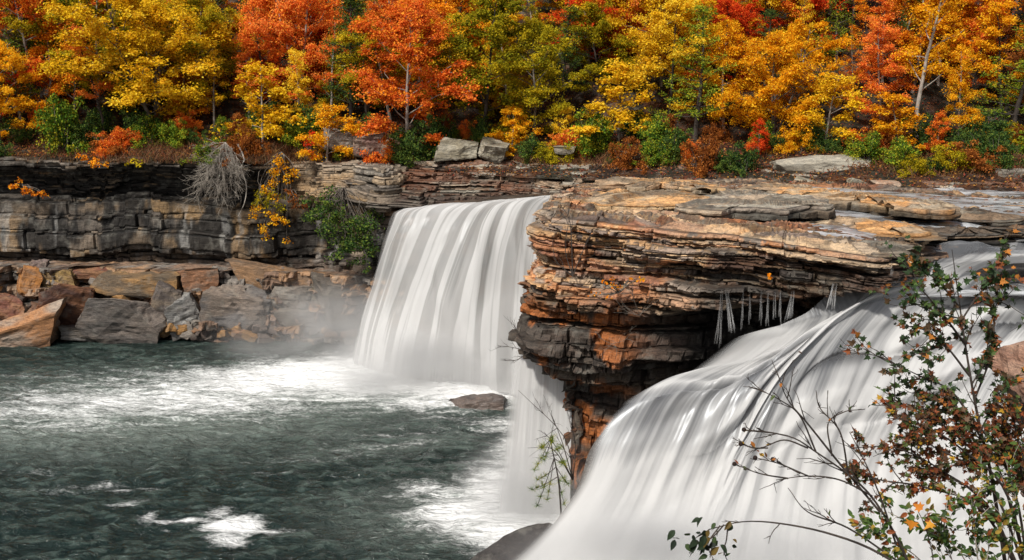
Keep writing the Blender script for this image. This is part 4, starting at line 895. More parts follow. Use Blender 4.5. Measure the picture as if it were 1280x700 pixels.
# rows up the slope
cw = {'yellow': 'yellow', 'gold': 'golden', 'orange': 'orange', 'salmon': 'red orange', 'red': 'scarlet', 'olive': 'olive yellow', 'green': 'green', 'darkgreen': 'dark green', 'rust': 'rusty brown'}
zones = [(-80, 160, ['salmon', 'salmon', 'yellow', 'red', 'darkgreen', 'orange', 'green'], 'far left'), (160, 340, ['yellow', 'olive', 'salmon', 'yellow', 'darkgreen', 'olive', 'orange'], 'above the left cliff'),
         (340, 560, ['salmon', 'salmon', 'orange', 'darkgreen', 'salmon', 'red', 'green', 'yellow'], 'behind salmon orange maple'), (560, 720, ['olive', 'yellow', 'olive', 'orange', 'darkgreen', 'yellow'], 'above cracked boulder'),
         (720, 860, ['red', 'salmon', 'salmon', 'yellow', 'green', 'olive', 'rust'], 'above main waterfall head'), (860, 1060, ['red', 'red', 'yellow', 'red', 'darkgreen', 'orange', 'green', 'salmon'], 'above long grey boulder'),
         (1060, 1220, ['orange', 'salmon', 'rust', 'salmon', 'darkgreen', 'gold', 'orange'], 'around tall white trunk'), (1220, 1360, ['orange', 'gold', 'green', 'rust'], 'far right')]
rows = [(95, 36, 'front rank'), (100, 34, 'second rank'), (106, 36, 'mid slope'), (113, 38, 'high slope'), (121, 42, 'top rank')]
rs = np.random.RandomState(17); seen = {}
for ri, (Y0, step, rl) in enumerate(rows):
    px = -90+rs.uniform(0, 20)
    while px < 1370:
        z = [q for q in zones if q[0] <= px < q[1]] or [zones[-1]]
        lm = z[0][2][rs.randint(len(z[0][2]))] if rs.rand() < .82 else ['yellow', 'green', 'orange', 'olive', 'salmon', 'darkgreen'][rs.randint(6)]; Y = Y0+rs.uniform(-2, 2)-(4 if px > 800 else 0)-(3 if px > 1050 else 0)
        kind = 'pine' if lm in ('darkgreen',) or (lm == 'green' and rs.rand() < .5) else ['broad', 'slender', 'broad', 'sparse', 'slender'][rs.randint(5)]
        h = rs.uniform(6.3, 10.8)*(.85 if kind == 'pine' else 1)*(.95 if ri == 0 else 1)
        form = {'pine': 'pine', 'broad': 'spreading tree', 'slender': 'narrow tree', 'sparse': 'thin leafed tree'}[kind]
        key = (cw[lm], form, rl, z[0][3]); seen[key] = seen.get(key, 0)+1
        lb = f'{cw[lm]} {form}, {rl}, {z[0][3]}'
        plant(kind, rs.randint(9), gp(px, Y), h, lm, lb, None, rs.uniform(0, 6.28), rs.uniform(.85, 1.2), ['bark', 'barkdark', 'barkpale'][rs.choice(3, p=[.4, .3, .3])], rs.uniform(-.06, .06))['_pos'] = [ri, float(px)]
        px += step*rs.uniform(.75, 1.25)
# give repeats of one label their order from the left
byl = {}
for o in list(col.objects):
    if '_pos' in o:
        byl.setdefault(o['label'], []).append(o)
ORD = ['leftmost', 'second from left', 'third from left', 'fourth from left', 'fifth from left', 'sixth from left', 'seventh from left']
for lb, os_ in byl.items():
    os_.sort(key=lambda o: o['_pos'][1])
    for k, o in enumerate(os_):
        if len(os_) > 1: o['label'] = lb+', '+(ORD[k] if not (k == len(os_)-1 and k > 0) else 'rightmost')
for o in list(col.objects):
    if '_pos' in o: del o['_pos']
# understory bushes
rs = np.random.RandomState(23)
und = ['darkgreen', 'darkgreen', 'olive', 'rust', 'darkgreen', 'gold', 'darkgreen', 'rust', 'green', 'salmon']
for i, px in enumerate(np.linspace(-60, 1340, 92)):
    x = aty(px, 200, 88)[0]; Y = float(rimY(x))+rs.uniform(-2.2, 4.5); lm = und[rs.randint(10)]
    e = plant('bush', rs.randint(9), gp(px, Y) if not (945 < px < 1100 or 545 < px < 640) else gp(px, max(Y, float(rimY(x))+2.5)), rs.uniform(1.3, 3.2)*(1 if not (945 < px < 1100 or 545 < px < 640) else .7), lm, '%s undergrowth bush at the wood edge, about %d percent across the photo' % (cw[lm], round(px/12.8)), 'undergrowth bushes at the wood edge', rs.uniform(0, 6), rs.uniform(.7, 1.1))
# fallen leaves and dry grass at the rim
def litter(name, label, P, size, cols, rs, seed, nrm=(0, 0, 1), mt='leafcol'):
    n = len(P); nm = rs.normal(size=(n, 3))*.4+np.array(nrm); nm /= np.linalg.norm(nm, axis=1)[:, None]
    t = rs.normal(size=(n, 3)); t -= (t*nm).sum(1)[:, None]*nm; t /= np.linalg.norm(t, axis=1)[:, None]; b = np.cross(nm, t); s = size*rs.uniform(.6, 1.4, n)[:, None]
    V = np.stack([P-t*s*.5, P+b*s*.35, P+t*s*.5, P-b*s*.35], 1).reshape(-1, 3)
    C = np.array(cols)[rs.randint(len(cols), size=n)]; C = np.repeat(C, 4, 0)
    o = link(name, mesh(name, V, np.arange(n*4).reshape(n, 4), C), M[mt]); tag(o, label, 'litter', kind='stuff'); return o
rs = np.random.RandomState(31)
P = []
for i in range(44000):
    px = rs.uniform(-60, 1350); x = aty(px, 200, 88)[0]; q_ = rs.rand(); d = rs.uniform(-1.5, 14) if q_ < .45 else rs.uniform(-1.5, 3) if q_ < .7 or px < 560 else rs.uniform(-5, 1); P.append((x, float(rimY(x))+d, 0))
P = np.array(P); P[:, 2] = hill(P[:, 0], P[:, 1])+.06+rs.rand(len(P))*.25
litter('leaf_litter', 'fallen orange and brown leaves covering the ground of the wood', P, .16, [(.3, .1, .03), (.4, .16, .04), (.18, .07, .03), (.5, .26, .05), (.3, .05, .03), (.12, .06, .03)], rs, 1)
def tuft(name, label, P, hgt, cols, rs):
    n = len(P); d = rs.normal(size=(n, 3))*.4; d[:, 2] = 1; L_ = hgt*rs.uniform(.5, 1.2, n)[:, None]; b = np.cross(d, rs.normal(size=(n, 3))); b /= np.linalg.norm(b, axis=1)[:, None]
    V = np.stack([P-b*.02, P+b*.02, P+d*L_*.6+b*.015, P+d*L_+np.array([0, 0, -.1])*L_], 1).reshape(-1, 3)
    C = np.repeat(np.array(cols)[rs.randint(len(cols), size=n)], 4, 0)
    o = link(name, mesh(name, V, np.arange(n*4).reshape(n, 4), C), M['leafcol']); tag(o, label, 'grass', kind='stuff')
P = []
for i in range(11000):
    u = rs.rand(); px = rs.choice([rs.normal(180, 60), rs.normal(330, 30), rs.uniform(640, 760), rs.uniform(1050, 1300), rs.uniform(-40, 1300)]); x = aty(px, 200, 88)[0]
    P.append((x, float(rimY(x))+rs.uniform(-2.6, 1.5), 0))
P = np.array(P); P[:, 2] = hill(P[:, 0], P[:, 1])
tuft('dry_grass', 'dry reddish brown grass along the edge of the wood', P, .75, [(.24, .09, .04), (.2, .11, .05), (.12, .05, .03), (.26, .15, .06), (.08, .06, .03)], rs)

# ================================================================== PLANTS ON THE ROCKS
def leafy(name, label, cat, base, cents, rad, cnt, size, lm, seed, parent=None, bark='bark', tubes=True, flat=.7, group=None):
    rs = np.random.RandomState(seed); e = empty(name, base); base = np.array(base)
    Vs, Fs, off = [], [], 0
    for c in cents:
        c = np.array(c)-base; m = c*.5+rs.normal(size=3)*.15*np.linalg.norm(c)
        P = cr([[0, 0, 0], m, c], 8); off = tube(P, np.linspace(.035, .01, 8), 4, Vs, Fs, off)
    link('stems', mesh('stems', np.concatenate(Vs), np.concatenate(Fs), None, True), M[bark], e)
    V, F = leaves([np.array(c)-base for c in cents], [rad]*len(cents), flat, cnt, size, rs, .3)
    link('foliage', mesh('foliage', V, F), LM[lm], e); return tag(e, label, cat, group)
def around(pl, n, sp, Y, rs, dy=.6):
    out = []
    for px, py in pl:
        for _ in range(n): out.append(aty(px+rs.normal()*sp, py+rs.normal()*sp, Y+rs.uniform(-dy, dy)))
    return out
rs = np.random.RandomState(41)
leafy('vine', 'orange leafed vine hanging down the cliff right of the dead bush', 'vine', aty(352, 190, 86.6), around([(352, 200), (350, 215), (362, 225), (345, 222), (335, 240), (330, 262), (340, 272), (350, 285), (335, 290)], 4, 6, 86., rs, .3), .42, 30, .15, 'gold', 1)
leafy('hanging_bush', 'yellow green bush growing out of the cliff under the orange vine', 'bush', aty(335, 235, 86.8), around([(330, 250), (340, 245), (322, 245), (345, 258)], 4, 6, 86.3, rs, .4), .4, 34, .14, 'olive', 2)
leafy('hanging_bush', 'large dark green bush draping the cliff left of the main waterfall', 'bush', aty(430, 235, 83.6), around([(400, 250), (420, 262), (438, 275), (450, 290), (430, 295), (412, 278), (455, 305), (440, 310), (395, 262), (460, 280)], 7, 9, 81.4, rs, .8), .6, 56, .15, 'darkgreen', 3)
leafy('hanging_bush', 'dark leafed bush in the shade beneath the large draping green bush', 'bush', aty(438, 262, 83.6), around([(445, 305), (430, 312), (455, 318), (420, 300)], 6, 8, 81.6, rs, .5), .5, 40, .14, 'darkgreen', 4)
leafy('cliff_plant', 'small orange red plant clinging to the rim of the cliff at the left', 'plant', aty(116, 206, 87.6), around([(105, 200), (118, 203), (128, 202)], 3, 4, 87.2, rs, .2), .3, 30, .14, 'orange', 5, group='small plants on the left cliff')
leafy('cliff_plant', 'rusty orange plant on the black band at the far left of the cliff', 'plant', aty(28, 232, 88), around([(15, 236), (28, 232), (42, 240), (52, 244)], 3, 4, 87.2, rs, .2), .3, 26, .14, 'orange', 6, group='small plants on the left cliff')
leafy('cliff_plant', 'yellow green plant on the cliff rim left of the dead bush', 'plant', aty(172, 200, 88), around([(165, 200), (178, 202)], 3, 4, 87.4, rs, .2), .3, 26, .14, 'olive', 7, group='small plants on the left cliff')
leafy('cliff_plant', 'purple brown plant hanging between the orange vine and the green bush', 'plant', aty(368, 238, 86), around([(368, 248), (374, 262), (362, 240)], 3, 5, 85.4, rs, .2), .3, 24, .13, 'rust', 8)
leafy('cliff_plant', 'small red shrub on the ledge beside the small golden tree', 'plant', aty(388, 190, 86.4), around([(385, 180), (392, 170), (388, 190)], 3, 4, 86.2, rs, .2), .3, 24, .13, 'red', 9)
# hanging dead bush
def twigs(name, label, cat, base, ends, seed, r0=.04, r1=.008, nsub=3, spread=.5, bark='barkpale', sag=0, subn=6, buds=None, group=None, sides=4, part='branches'):
    rs = np.random.RandomState(seed); e = empty(name, base); base = np.array(base, float); Vs, Fs, off = [], [], 0
    for c in ends:
        c = np.array(c)-base; ln = np.linalg.norm(c); m = c*.5+rs.normal(size=3)*.1*ln+np.array([0, 0, sag*ln])
        P = cr([[0, 0, 0], m, c], 9); off = tube(P, np.linspace(r0, r1, 9), sides+1, Vs, Fs, off)
        for k in range(subn):
            i = rs.randint(2, 8); d = (c/ln)+rs.normal(size=3)*spread; l = ln*rs.uniform(.15, .38)
            q = bend(P[i], d, l, rs, 4, 0, .12); off = tube(q, np.linspace((r0*.4+r1*.6), r1*.6, 5), sides, Vs, Fs, off)
            for _ in range(nsub):
                p2 = q[rs.randint(1, 5)]; q2 = bend(p2, d+rs.normal(size=3)*spread*1.3, l*rs.uniform(.25, .6), rs, 3, 0, .15); off = tube(q2, np.linspace(r1*.9, r1*.45, 4), 3, Vs, Fs, off)
    link(part, mesh(part, np.concatenate(Vs), np.concatenate(Fs), None, True), M[bark], e); return tag(e, label, cat, group)
rs = np.random.RandomState(43)
twigs('dead_bush', 'pale grey dead bush hanging over the rim of the left cliff', 'bush', aty(282, 178, 87.2), [aty(276+rs.uniform(-34, 30), 226+rs.normal()*17, 86.2+rs.normal()*.5) for _ in range(44)], 4, .022, .012, 6, .6, 'greytwig', .09, 9)
def pole(name, label, cat, pl, r0, r1, bark='barkpale'):
    P = cr(np.array([aty(*p) for p in pl]), 24); base = P[0].copy(); Vs, Fs = [], []; tube(P-base, np.linspace(r0, r1, 24), 6, Vs, Fs, 0)
    e = link(name, mesh(name, Vs[0], Fs[0], None, True), M[bark]); e.location = base; return tag(e, label, cat)
pole('bare_branch', 'curved bare pale branch hanging down beside the dead bush', 'branch', [(297, 180, 87.4), (305, 198, 86.9), (302, 210, 86.7), (308, 232, 86.5), (306, 252, 86.4), (298, 270, 86.3)], .08, .03)
# small bare shrubs on and around the outcrop
rs = np.random.RandomState(47)
twigs('bare_shrub', 'thin bare sapling growing up the left part of the outcrop face', 'shrub', aty(716, 345, 48.6), [aty(700, 255, 49.2), aty(742, 285, 48.8), aty(712, 270, 49), aty(690, 300, 48.8)], 5, .03, .008, 2, .5, 'barkdark', 0, 4)
twigs('bare_shrub', 'bare twigs sticking out left of the outcrop against the white water', 'shrub', aty(662, 440, 49.6), [aty(622, 432, 49.8), aty(640, 400, 49.8), aty(625, 450, 49.6), aty(650, 410, 50)], 6, .02, .007, 3, .5, 'barkdark', 0, 5)
twigs('bare_shrub', 'bare black branches in front of the hazy narrow waterfall', 'shrub', aty(716, 600, 47), [aty(648, 488, 47.4), aty(690, 520, 47.2), aty(660, 560, 47), aty(705, 500, 47.2), aty(680, 540, 47)], 7, .03, .008, 3, .5, 'barkdark', 0, 5)
twigs('bare_shrub', 'tangle of dry twigs under the block line of the outcrop', 'shrub', aty(800, 395, 47.9), [aty(760, 360, 47.8), aty(790, 350, 47.8), aty(830, 370, 47.6), aty(812, 352, 47.8), aty(776, 375, 47.6)], 8, .012, .006, 2, .6, 'bark', 0, 5)
twigs('bare_shrub', 'small twiggy plant hanging over the dark hollow of the outcrop', 'shrub', aty(765, 430, 47), [aty(742, 412, 47), aty(790, 408, 46.8), aty(770, 450, 46.8), aty(750, 445, 46.8)], 9, .01, .005, 2, .6, 'bark', 0, 5)
leafy('cliff_plant', 'few orange leaves on dry stems at the left of the outcrop face', 'plant', aty(775, 365, 48), around([(775, 352), (760, 358), (800, 345), (745, 362)], 3, 6, 47.7, rs, .1), .18, 7, .11, 'orange', 11)
leafy('cliff_plant', 'single reddish leaf cluster on the wet beds below the forked trickle', 'plant', aty(965, 352, 45.4), around([(964, 350)], 2, 3, 45.3, rs, .05), .1, 5, .14, 'orange', 12)
# small pine below the nose
def small_pine():
    rs = np.random.RandomState(3); base = aty(702, 650, 46.5); e = empty('pine_sapling', base); Vs, Fs, off = [], [], 0; c = []
    tr = cr(np.array([aty(702, 650, 46.5), aty(698, 600, 46.5), aty(690, 560, 46.6), aty(688, 545, 46.6)])-base, 12); off = tube(tr, np.linspace(.05, .015, 12), 6, Vs, Fs, off)
    for (px, py) in [(672, 600), (665, 612), (680, 575), (700, 560), (706, 580), (676, 560), (690, 548), (668, 588), (710, 605), (684, 625), (705, 630), (672, 632)]:
        q = aty(px, py, 46.4+rs.uniform(-.4, .4))-base; i = tr[rs.randint(4, 11)]; P = cr([i, (i+q)/2+np.array([0, 0, -.05]), q], 6); off = tube(P, np.linspace(.02, .01, 6), 4, Vs, Fs, off)
        c += [P[-1], P[-2], P[-3]]
    link('branches', mesh('branches', np.concatenate(Vs), np.concatenate(Fs), None, True), M['barkdark'], e)
    n = len(c)*34; cc = np.repeat(np.array(c), 34, 0); d = rs.normal(size=(n, 3))+np.array([0, 0, .5]); d /= np.linalg.norm(d, axis=1)[:, None]; b = np.cross(d, rs.normal(size=(n, 3))); b /= np.linalg.norm(b, axis=1)[:, None]; Lg = rs.uniform(.15, .33, n)[:, None]
    V = np.stack([cc-b*.008, cc+b*.008, cc+d*Lg+b*.004, cc+d*Lg-b*.004], 1).reshape(-1, 3)
    link('needles', mesh('needles', V, np.arange(n*4).reshape(n, 4)), LM['green'], e)
    tag(e, 'little green pine growing on the dark rock in front of the hazy narrow waterfall', 'young pine')
small_pine()

# ================================================================== NEAR BANK
xs = np.linspace(-14, 16, 120); ys = np.linspace(-8, 30, 150); XX, YY = np.meshgrid(xs, ys)
ZZ = np.interp(YY, [-8, 3, 6, 9, 14, 20, 24, 30], [20.4, 20.3, 18.2, 16.6, 13.6, 9.5, 4, -2])+(fbm(XX*.8, YY*.8, 0, 301)-.5)*.8-.0*XX
C = mix3((.1, .07, .045), (.24, .17, .11), fbm(XX*2, YY*2, 0, 303))
tag(link('near_bank', mesh('near_bank', np.stack([XX, YY, ZZ], -1).reshape(-1, 3), gridF(*XX.shape), C.reshape(-1, 3), True), M['nearrock']), 'steep rocky near bank under the viewpoint', kind='structure')
def nr(label, px, py, Y, size, seed, c1, c2, **k):
    return rock('boulder', label, 'boulder', aty(px+38, py+6, Y), size, seed, c1=c1, c2=c2, mat='nearrock', group='rocks of the near bank at the right edge', **k)
nr('reddish tan flat topped rock at the right edge of the photo above the shrubs', 1305, 442, 9.6, (.95, .9, .5), 401, (.3, .17, .12), (.4, .26, .19), cuts=6, tilt=(0, -.25))
nr('dark crevice rock right under the flat topped one', 1300, 500, 9.9, (.8, .9, .55), 402, (.06, .045, .035), (.14, .09, .06))
nr('pinkish brown rock low at the right edge behind the leaves', 1312, 580, 9.8, (.9, .9, .7), 403, (.3, .2, .16), (.4, .29, .24))
nr('shaded brown rock in the lower right corner', 1320, 690, 9.6, (.9, .9, .8), 404, (.14, .1, .08), (.26, .19, .15))

# lobed leaves for the near shrubs
def lobed(kind):
    if kind == 'maple':
        a = [(0, -.12), (.16, .0), (.46, -.02), (.3, .2), (.5, .42), (.22, .4), (.0, .9)]
    else:
        a = [(0, -.05), (.2, .12), (.28, .35), (.2, .65), (0, 1.)]
    R_ = [(x, y) for x, y in a]; Lf = [(-x, y) for x, y in a[1:-1]][::-1]
    return np.array(R_+Lf)
def near_leaves(P, D, size, cols, rs, kind='maple', w=None):
    o = lobed(kind); m = len(o); n = len(P)
    nm = rs.normal(size=(n, 3))*.5+np.array([-.1, -.55, .6]); nm /= np.linalg.norm(nm, axis=1)[:, None]
    t = D+rs.normal(size=(n, 3))*.6+np.array([0, 0, -.35]); t -= (t*nm).sum(1)[:, None]*nm; t /= np.linalg.norm(t, axis=1)[:, None]; b = np.cross(nm, t)
    s = size*rs.uniform(.55, 1.3, n)[:, None, None]
    fold = rs.uniform(.1, .5, n)[:, None, None]; curl = rs.uniform(-.1, .4, n)[:, None, None]
    V = P[:, None]+s*(b[:, None]*o[None, :, :1]+t[:, None]*o[None, :, 1:]+nm[:, None]*(np.abs(o[None, :, :1])*fold-curl*o[None, :, 1:]**2))
    mid = P[:, None]+s*(t[:, None]*.35-nm[:, None]*curl*.12)
    V = np.concatenate([V, mid], 1).reshape(-1, 3)
    k = np.arange(m); tri = np.stack([k, (k+1) % m, np.full(m, m)], 1); F = (tri[None]+np.arange(n)[:, None, None]*(m+1)).reshape(-1, 3)
    ci = rs.choice(len(cols), size=n, p=w); C = np.array(cols)[ci]*rs.uniform(.65, 1.3, n)[:, None]
    return V, F, np.repeat(C, m+1, 0)
def shrub(name, label, cat, base, stems, seed, leafn, size, cols, kind='maple', w=None, r0=.016, bark='barkdark', subs=6, subl=.5, spread=.6, buds=False, tip=.25):
    """stems: pixel polylines with depth; side twigs grow from each"""
    rs = np.random.RandomState(seed); base = np.array(base); e = empty(name, base); Vs, Fs, off = [], [], 0; tw = []; ends = []
    for st in stems:
        P = cr(np.array([aty(*p) for p in st])-base, 22); rr = r0*min(1., .35+.3*np.linalg.norm(P[-1]-P[0]))
        off = tube(P, np.linspace(rr, .0025, 22), 6, Vs, Fs, off); tw.append(P[int(22*tip):]); ends.append(P[-1])
        ln = np.linalg.norm(P[-1]-P[0])
        for k in range(subs):
            i = rs.randint(int(22*tip), 21); d = P[min(i+1, 21)]-P[i-1]; d /= np.linalg.norm(d)+1e-9; d = d+rs.normal(size=3)*spread*np.array([1, .6, 1]); l = subl*rs.uniform(.3, 1.)*min(1, ln)
            q = bend(P[i], d, l, rs, 6, .02, .13); off = tube(q, np.linspace(rr*.3+.0015, .0018, 7), 4, Vs, Fs, off); tw.append(q); ends.append(q[-1])
            for _ in range(2):
                j = rs.randint(1, 6); q2 = bend(q[j], d+rs.normal(size=3)*spread, l*rs.uniform(.25, .5), rs, 4, 0, .15); off = tube(q2, np.linspace(.0028, .0015, 5), 3, Vs, Fs, off); tw.append(q2); ends.append(q2[-1])
    link('branches', mesh('branches', np.concatenate(Vs), np.concatenate(Fs), None, True), M[bark], e)
    if leafn:
        wts = np.array([len(t)*1. for t in tw]); wts /= wts.sum(); P, D = [], []
        for _ in range(leafn):
            t = tw[rs.choice(len(tw), p=wts)]; i = rs.randint(1, len(t)); d = t[i]-t[i-1]; d = d/(np.linalg.norm(d)+1e-9)
            P.append(t[i-1]+(t[i]-t[i-1])*rs.rand()+rs.normal(size=3)*.012); D.append(d)
        V, F, C = near_leaves(np.array(P), np.array(D), size, cols, rs, kind, w); link('leaves', mesh('leaves', V, F, C), M['leafcol'], e)
    if buds:
        bm = bmesh.new(); bmesh.ops.create_icosphere(bm, subdivisions=2, radius=1); sv = np.array([v.co[:] for v in bm.verts]); sf = np.array([[v.index for v in f.verts] for f in bm.faces]); bm.free()
        for q in buds:
            link('seed_head', mesh('seed_head', sv*.016+(aty(*q)-base), sf, np.ones((len(sv), 3))*np.array((.02, .012, .01)), True), M['barkcol'], e)
    return tag(e, label, cat)
GRN = [(.03, .06, .02), (.05, .09, .025), (.08, .13, .03), (.1, .06, .03), (.26, .08, .03), (.42, .16, .03), (.02, .035, .015)]
gb = aty(1262, 740, 8.2)
shrub('maple_shrub', 'upright green and bronze leafed shrub standing against the white cascade at the right', 'shrub', gb, [
  [(1262, 740, 8.2), (1240, 600, 8.2), (1222, 520, 8.1), (1208, 440, 8.1), (1198, 370, 8.1), (1190, 312, 8.1)],
  [(1225, 540, 8.1), (1190, 490, 8), (1150, 470, 7.9), (1112, 452, 7.9)], [(1212, 470, 8.1), (1180, 430, 8), (1150, 410, 8), (1132, 408, 8)],
  [(1206, 430, 8.1), (1180, 395, 8), (1150, 360, 7.9), (1130, 345, 7.9)], [(1200, 385, 8.1), (1180, 360, 8), (1165, 345, 8), (1150, 338, 8)],
  [(1218, 500, 8.1), (1240, 440, 8.2), (1243, 390, 8.3), (1250, 372, 8.3)], [(1202, 400, 8.1), (1222, 370, 8.2), (1238, 350, 8.2), (1248, 322, 8.3)],
  [(1235, 580, 8.2), (1190, 540, 8.1), (1160, 520, 8), (1110, 500, 7.9)], [(1225, 540, 8.2), (1245, 500, 8.2), (1262, 470, 8.3)], [(1215, 480, 8.1), (1232, 450, 8.2), (1235, 420, 8.2)],
  [(1228, 550, 8.2), (1205, 515, 8.1), (1180, 505, 8), (1150, 490, 8)]], 21, 1600, .053, GRN, 'maple', [.2, .22, .1, .2, .11, .07, .1], .016, subs=11, subl=.5, spread=.8, tip=.22)
RED = [(.16, .05, .02), (.26, .07, .025), (.1, .045, .02), (.07, .1, .025), (.38, .14, .03), (.55, .32, .03), (.16, .1, .06), (.04, .05, .02)]
shrub('thicket_shrub', 'dense thicket of small dark red and green leaves in the lower right', 'shrub', aty(1290, 760, 8.0), [
  [(1290, 760, 8), (1240, 640, 7.9), (1180, 590, 7.8), (1120, 560, 7.7), (1062, 560, 7.6)], [(1290, 760, 8), (1260, 620, 7.9), (1200, 560, 7.8), (1150, 530, 7.7), (1108, 522, 7.7)],
  [(1290, 760, 8), (1270, 620, 8), (1230, 540, 7.9), (1190, 505, 7.8)], [(1290, 750, 8), (1230, 640, 7.8), (1160, 610, 7.7), (1100, 600, 7.6), (1075, 590, 7.6)],
  [(1300, 740, 8), (1290, 620, 8), (1270, 540, 8), (1262, 500, 8)], [(1290, 740, 8), (1240, 610, 7.9), (1170, 560, 7.8), (1130, 545, 7.7)], [(1290, 740, 8), (1250, 590, 8), (1215, 540, 7.9), (1170, 520, 7.8)],
  [(1300, 740, 8.1), (1280, 600, 8.1), (1250, 560, 8), (1210, 580, 7.9)], [(1300, 740, 8.1), (1290, 640, 8.1), (1275, 590, 8), (1240, 565, 7.9)], [(1290, 750, 8), (1250, 660, 7.9), (1210, 610, 7.8), (1150, 585, 7.7)],
  [(1300, 740, 8.1), (1275, 580, 8.2), (1245, 530, 8.1)], [(1300, 740, 8.1), (1300, 600, 8.2), (1280, 530, 8.2)]], 22, 3000, .044, RED, 'maple', [.18, .15, .14, .18, .08, .05, .09, .13], .013, subs=11, subl=.34, tip=.42)
GR2 = [(.05, .1, .02), (.09, .15, .03), (.04, .07, .025), (.3, .2, .03), (.3, .09, .03), (.14, .16, .04)]
shrub('thicket_shrub', 'looser low shrub of green and ochre leaves along the bottom right edge', 'shrub', aty(1230, 770, 7.4), [
  [(1230, 770, 7.4), (1200, 690, 7.4), (1150, 660, 7.3), (1110, 640, 7.3)], [(1230, 770, 7.4), (1220, 680, 7.4), (1215, 640, 7.4), (1230, 600, 7.5)], [(1240, 770, 7.4), (1265, 680, 7.5), (1270, 630, 7.5), (1262, 590, 7.6)],
  [(1200, 770, 7.3), (1150, 700, 7.3), (1110, 675, 7.2), (1085, 655, 7.2)], [(1230, 770, 7.4), (1235, 690, 7.4), (1250, 650, 7.5)], [(1220, 770, 7.4), (1190, 700, 7.4), (1180, 650, 7.4), (1190, 610, 7.5)],
  [(1250, 770, 7.4), (1280, 700, 7.5), (1290, 650, 7.5)]], 23, 1100, .05, GR2, 'ovate', [.26, .24, .16, .12, .1, .12], .008, bark='barkpale', subs=9, subl=.3, tip=.3)
shrub('bare_bush', 'bare spreading branches with round seed heads in front of the cascade', 'shrub', aty(1150, 740, 7.2), [
  [(1150, 740, 7.2), (1120, 670, 7.2), (1080, 610, 7.2), (1020, 565, 7.1), (985, 545, 7.1), (930, 538, 7.1)],
  [(1100, 640, 7.2), (1050, 580, 7.2), (1010, 530, 7.1), (985, 500, 7.1), (972, 468, 7.1)], [(1010, 560, 7.1), (980, 550, 7.1), (950, 560, 7.1), (925, 555, 7.1)],
  [(1060, 590, 7.2), (1050, 540, 7.1), (1025, 510, 7.1), (1020, 488, 7.1)], [(1040, 570, 7.1), (1035, 530, 7.1), (1055, 515, 7.1), (1075, 512, 7.1)],
  [(1020, 565, 7.1), (1000, 520, 7.1), (975, 500, 7.1), (945, 485, 7.1)], [(1090, 620, 7.2), (1050, 600, 7.1), (1010, 595, 7.1), (970, 600, 7.1)],
  [(1120, 700, 7.2), (1060, 660, 7.1), (1010, 640, 7.1), (985, 610, 7.1)], [(1120, 680, 7.2), (1100, 620, 7.2), (1080, 575, 7.2), (1062, 540, 7.2)],
  [(985, 545, 7.1), (960, 540, 7.1), (930, 537, 7.1)], [(960, 560, 7.1), (942, 560, 7.1), (926, 555, 7.1)], [(1010, 595, 7.1), (975, 580, 7.1), (944, 572, 7.1)], [(985, 598, 7.1), (950, 592, 7.1), (918, 580, 7.1)], [(1000, 592, 7.1), (985, 584, 7.1), (966, 574, 7.1)]], 24, 26, .04, RED, 'ovate', None, .013, subs=5, subl=.34, spread=.4, tip=.35,
  buds=[(930, 537, 7.1), (926, 555, 7.1), (944, 572, 7.1), (918, 580, 7.1), (966, 574, 7.1)])
shrub('leafy_branch', 'long thin branch reaching left along the bottom edge with green leaves at its tip', 'branch', aty(1180, 745, 6.8), [
  [(1180, 745, 6.8), (1100, 692, 6.8), (1040, 668, 6.8), (980, 655, 6.8), (930, 652, 6.8), (885, 662, 6.8)], [(905, 656, 6.8), (890, 672, 6.8), (872, 680, 6.8), (862, 696, 6.8)], [(910, 655, 6.8), (908, 675, 6.8), (905, 690, 6.8), (915, 712, 6.8)],
  [(900, 657, 6.8), (885, 680, 6.8), (892, 700, 6.8)]], 25, 0, .05, GR2, r0=.012, subs=3, subl=.16, tip=.6, bark='barkdark')
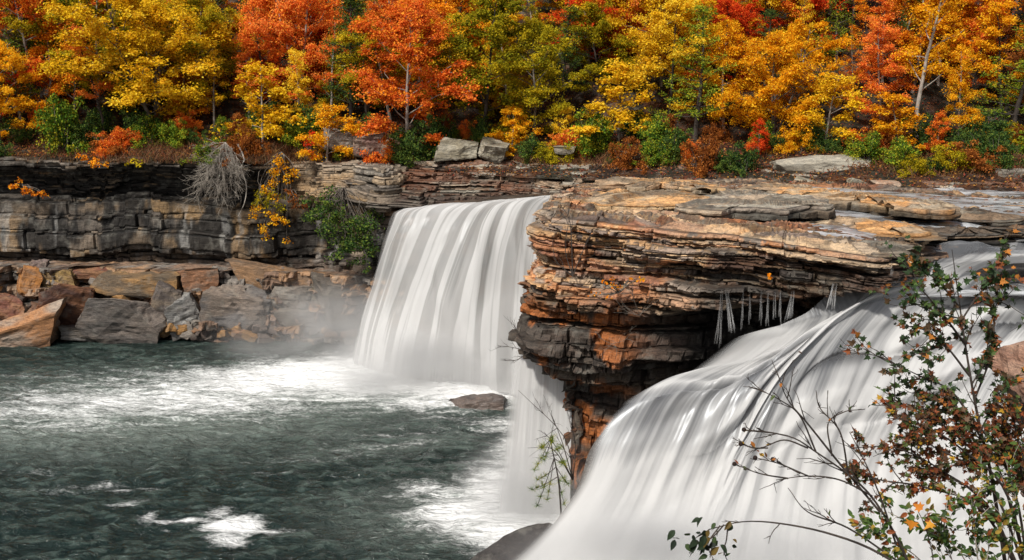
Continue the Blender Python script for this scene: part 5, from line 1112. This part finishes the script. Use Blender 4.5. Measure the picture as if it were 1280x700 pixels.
# leaves of that branch only near its tip
def tipleaves(parent, pl, size, cols, seed, kind='ovate', part='leaves'):
    rs = np.random.RandomState(seed); base = np.array(parent.location); P = np.array([aty(*p) for p in pl])-base
    V, F, C = near_leaves(P, np.tile([-.3, 0, -.4], (len(P), 1)), size, cols, rs, kind); link(part, mesh(part, V, F, C), M['leafcol'], parent)
lbh = [o for o in col.objects if o.name.startswith('leafy_branch')][0]
rs = np.random.RandomState(9)
tipleaves(lbh, [(886+rs.normal()*16, 676+rs.normal()*14, 6.8) for _ in range(44)], .07, [(.03, .05, .025), (.05, .08, .03), (.02, .03, .02), (.16, .11, .03)], 6)
shrub('orange_leafed_sprig', 'sprig with two big orange leaves near the bottom right', 'sprig', aty(1170, 745, 6.6), [[(1170, 745, 6.6), (1165, 690, 6.6), (1155, 655, 6.6), (1148, 640, 6.6)]], 27, 0, .05, GR2, r0=.008, subs=0, bark='barkdark')
sp = [o for o in col.objects if o.name.startswith('orange_leafed_sprig')][0]
tipleaves(sp, [(1140, 652, 6.6), (1166, 655, 6.58), (1152, 636, 6.62)], .1, [(.55, .2, .02), (.5, .17, .02), (.6, .28, .03)], 5, 'maple')

# ================================================================== LIGHT
SUN_EL, SUN_AZ = 50, 215          # sun high, behind the left shoulder of the viewer
sd = bpy.data.lights.new('sun', 'SUN'); so = bpy.data.objects.new('sun', sd); col.objects.link(so)
sd.energy = 4.4; sd.angle = R(5); sd.color = (1, .95, .87)
az = R(SUN_AZ); dv = np.array([math.sin(az)*math.cos(R(SUN_EL)), math.cos(az)*math.cos(R(SUN_EL)), math.sin(R(SUN_EL))])
from mathutils import Vector
so.rotation_euler = Vector(-dv).to_track_quat('-Z', 'Y').to_euler(); so.location = (0, 0, 80)
w = bpy.data.worlds.new('World'); scene.world = w; w.use_nodes = True; nt = w.node_tree; nt.nodes.clear()
sk = nt.nodes.new('ShaderNodeTexSky'); sk.sky_type = 'NISHITA'; sk.sun_disc = False; sk.sun_elevation = R(SUN_EL); sk.sun_rotation = R(SUN_AZ); sk.dust_density = 3
hsv = nt.nodes.new('ShaderNodeHueSaturation'); hsv.inputs['Saturation'].default_value = .45; L(nt, sk.outputs[0], hsv.inputs['Color'])
bg = nt.nodes.new('ShaderNodeBackground'); bg.inputs[1].default_value = .105; L(nt, hsv.outputs[0], bg.inputs[0]); wo = nt.nodes.new('ShaderNodeOutputWorld'); L(nt, bg.outputs[0], wo.inputs[0])
scene.view_settings.view_transform = 'Standard'; scene.view_settings.look = 'None'; scene.view_settings.exposure = 0
scene.render.engine = 'CYCLES'
c = scene.cycles; c.max_bounces = 6; c.diffuse_bounces = 2; c.glossy_bounces = 2; c.transmission_bounces = 3; c.transparent_max_bounces = 12; c.volume_bounces = 1
c.use_denoising = True
try:
    c.denoiser = 'OPENIMAGEDENOISE'; c.volume_step_rate = 2.5; c.volume_max_steps = 48
except Exception: pass
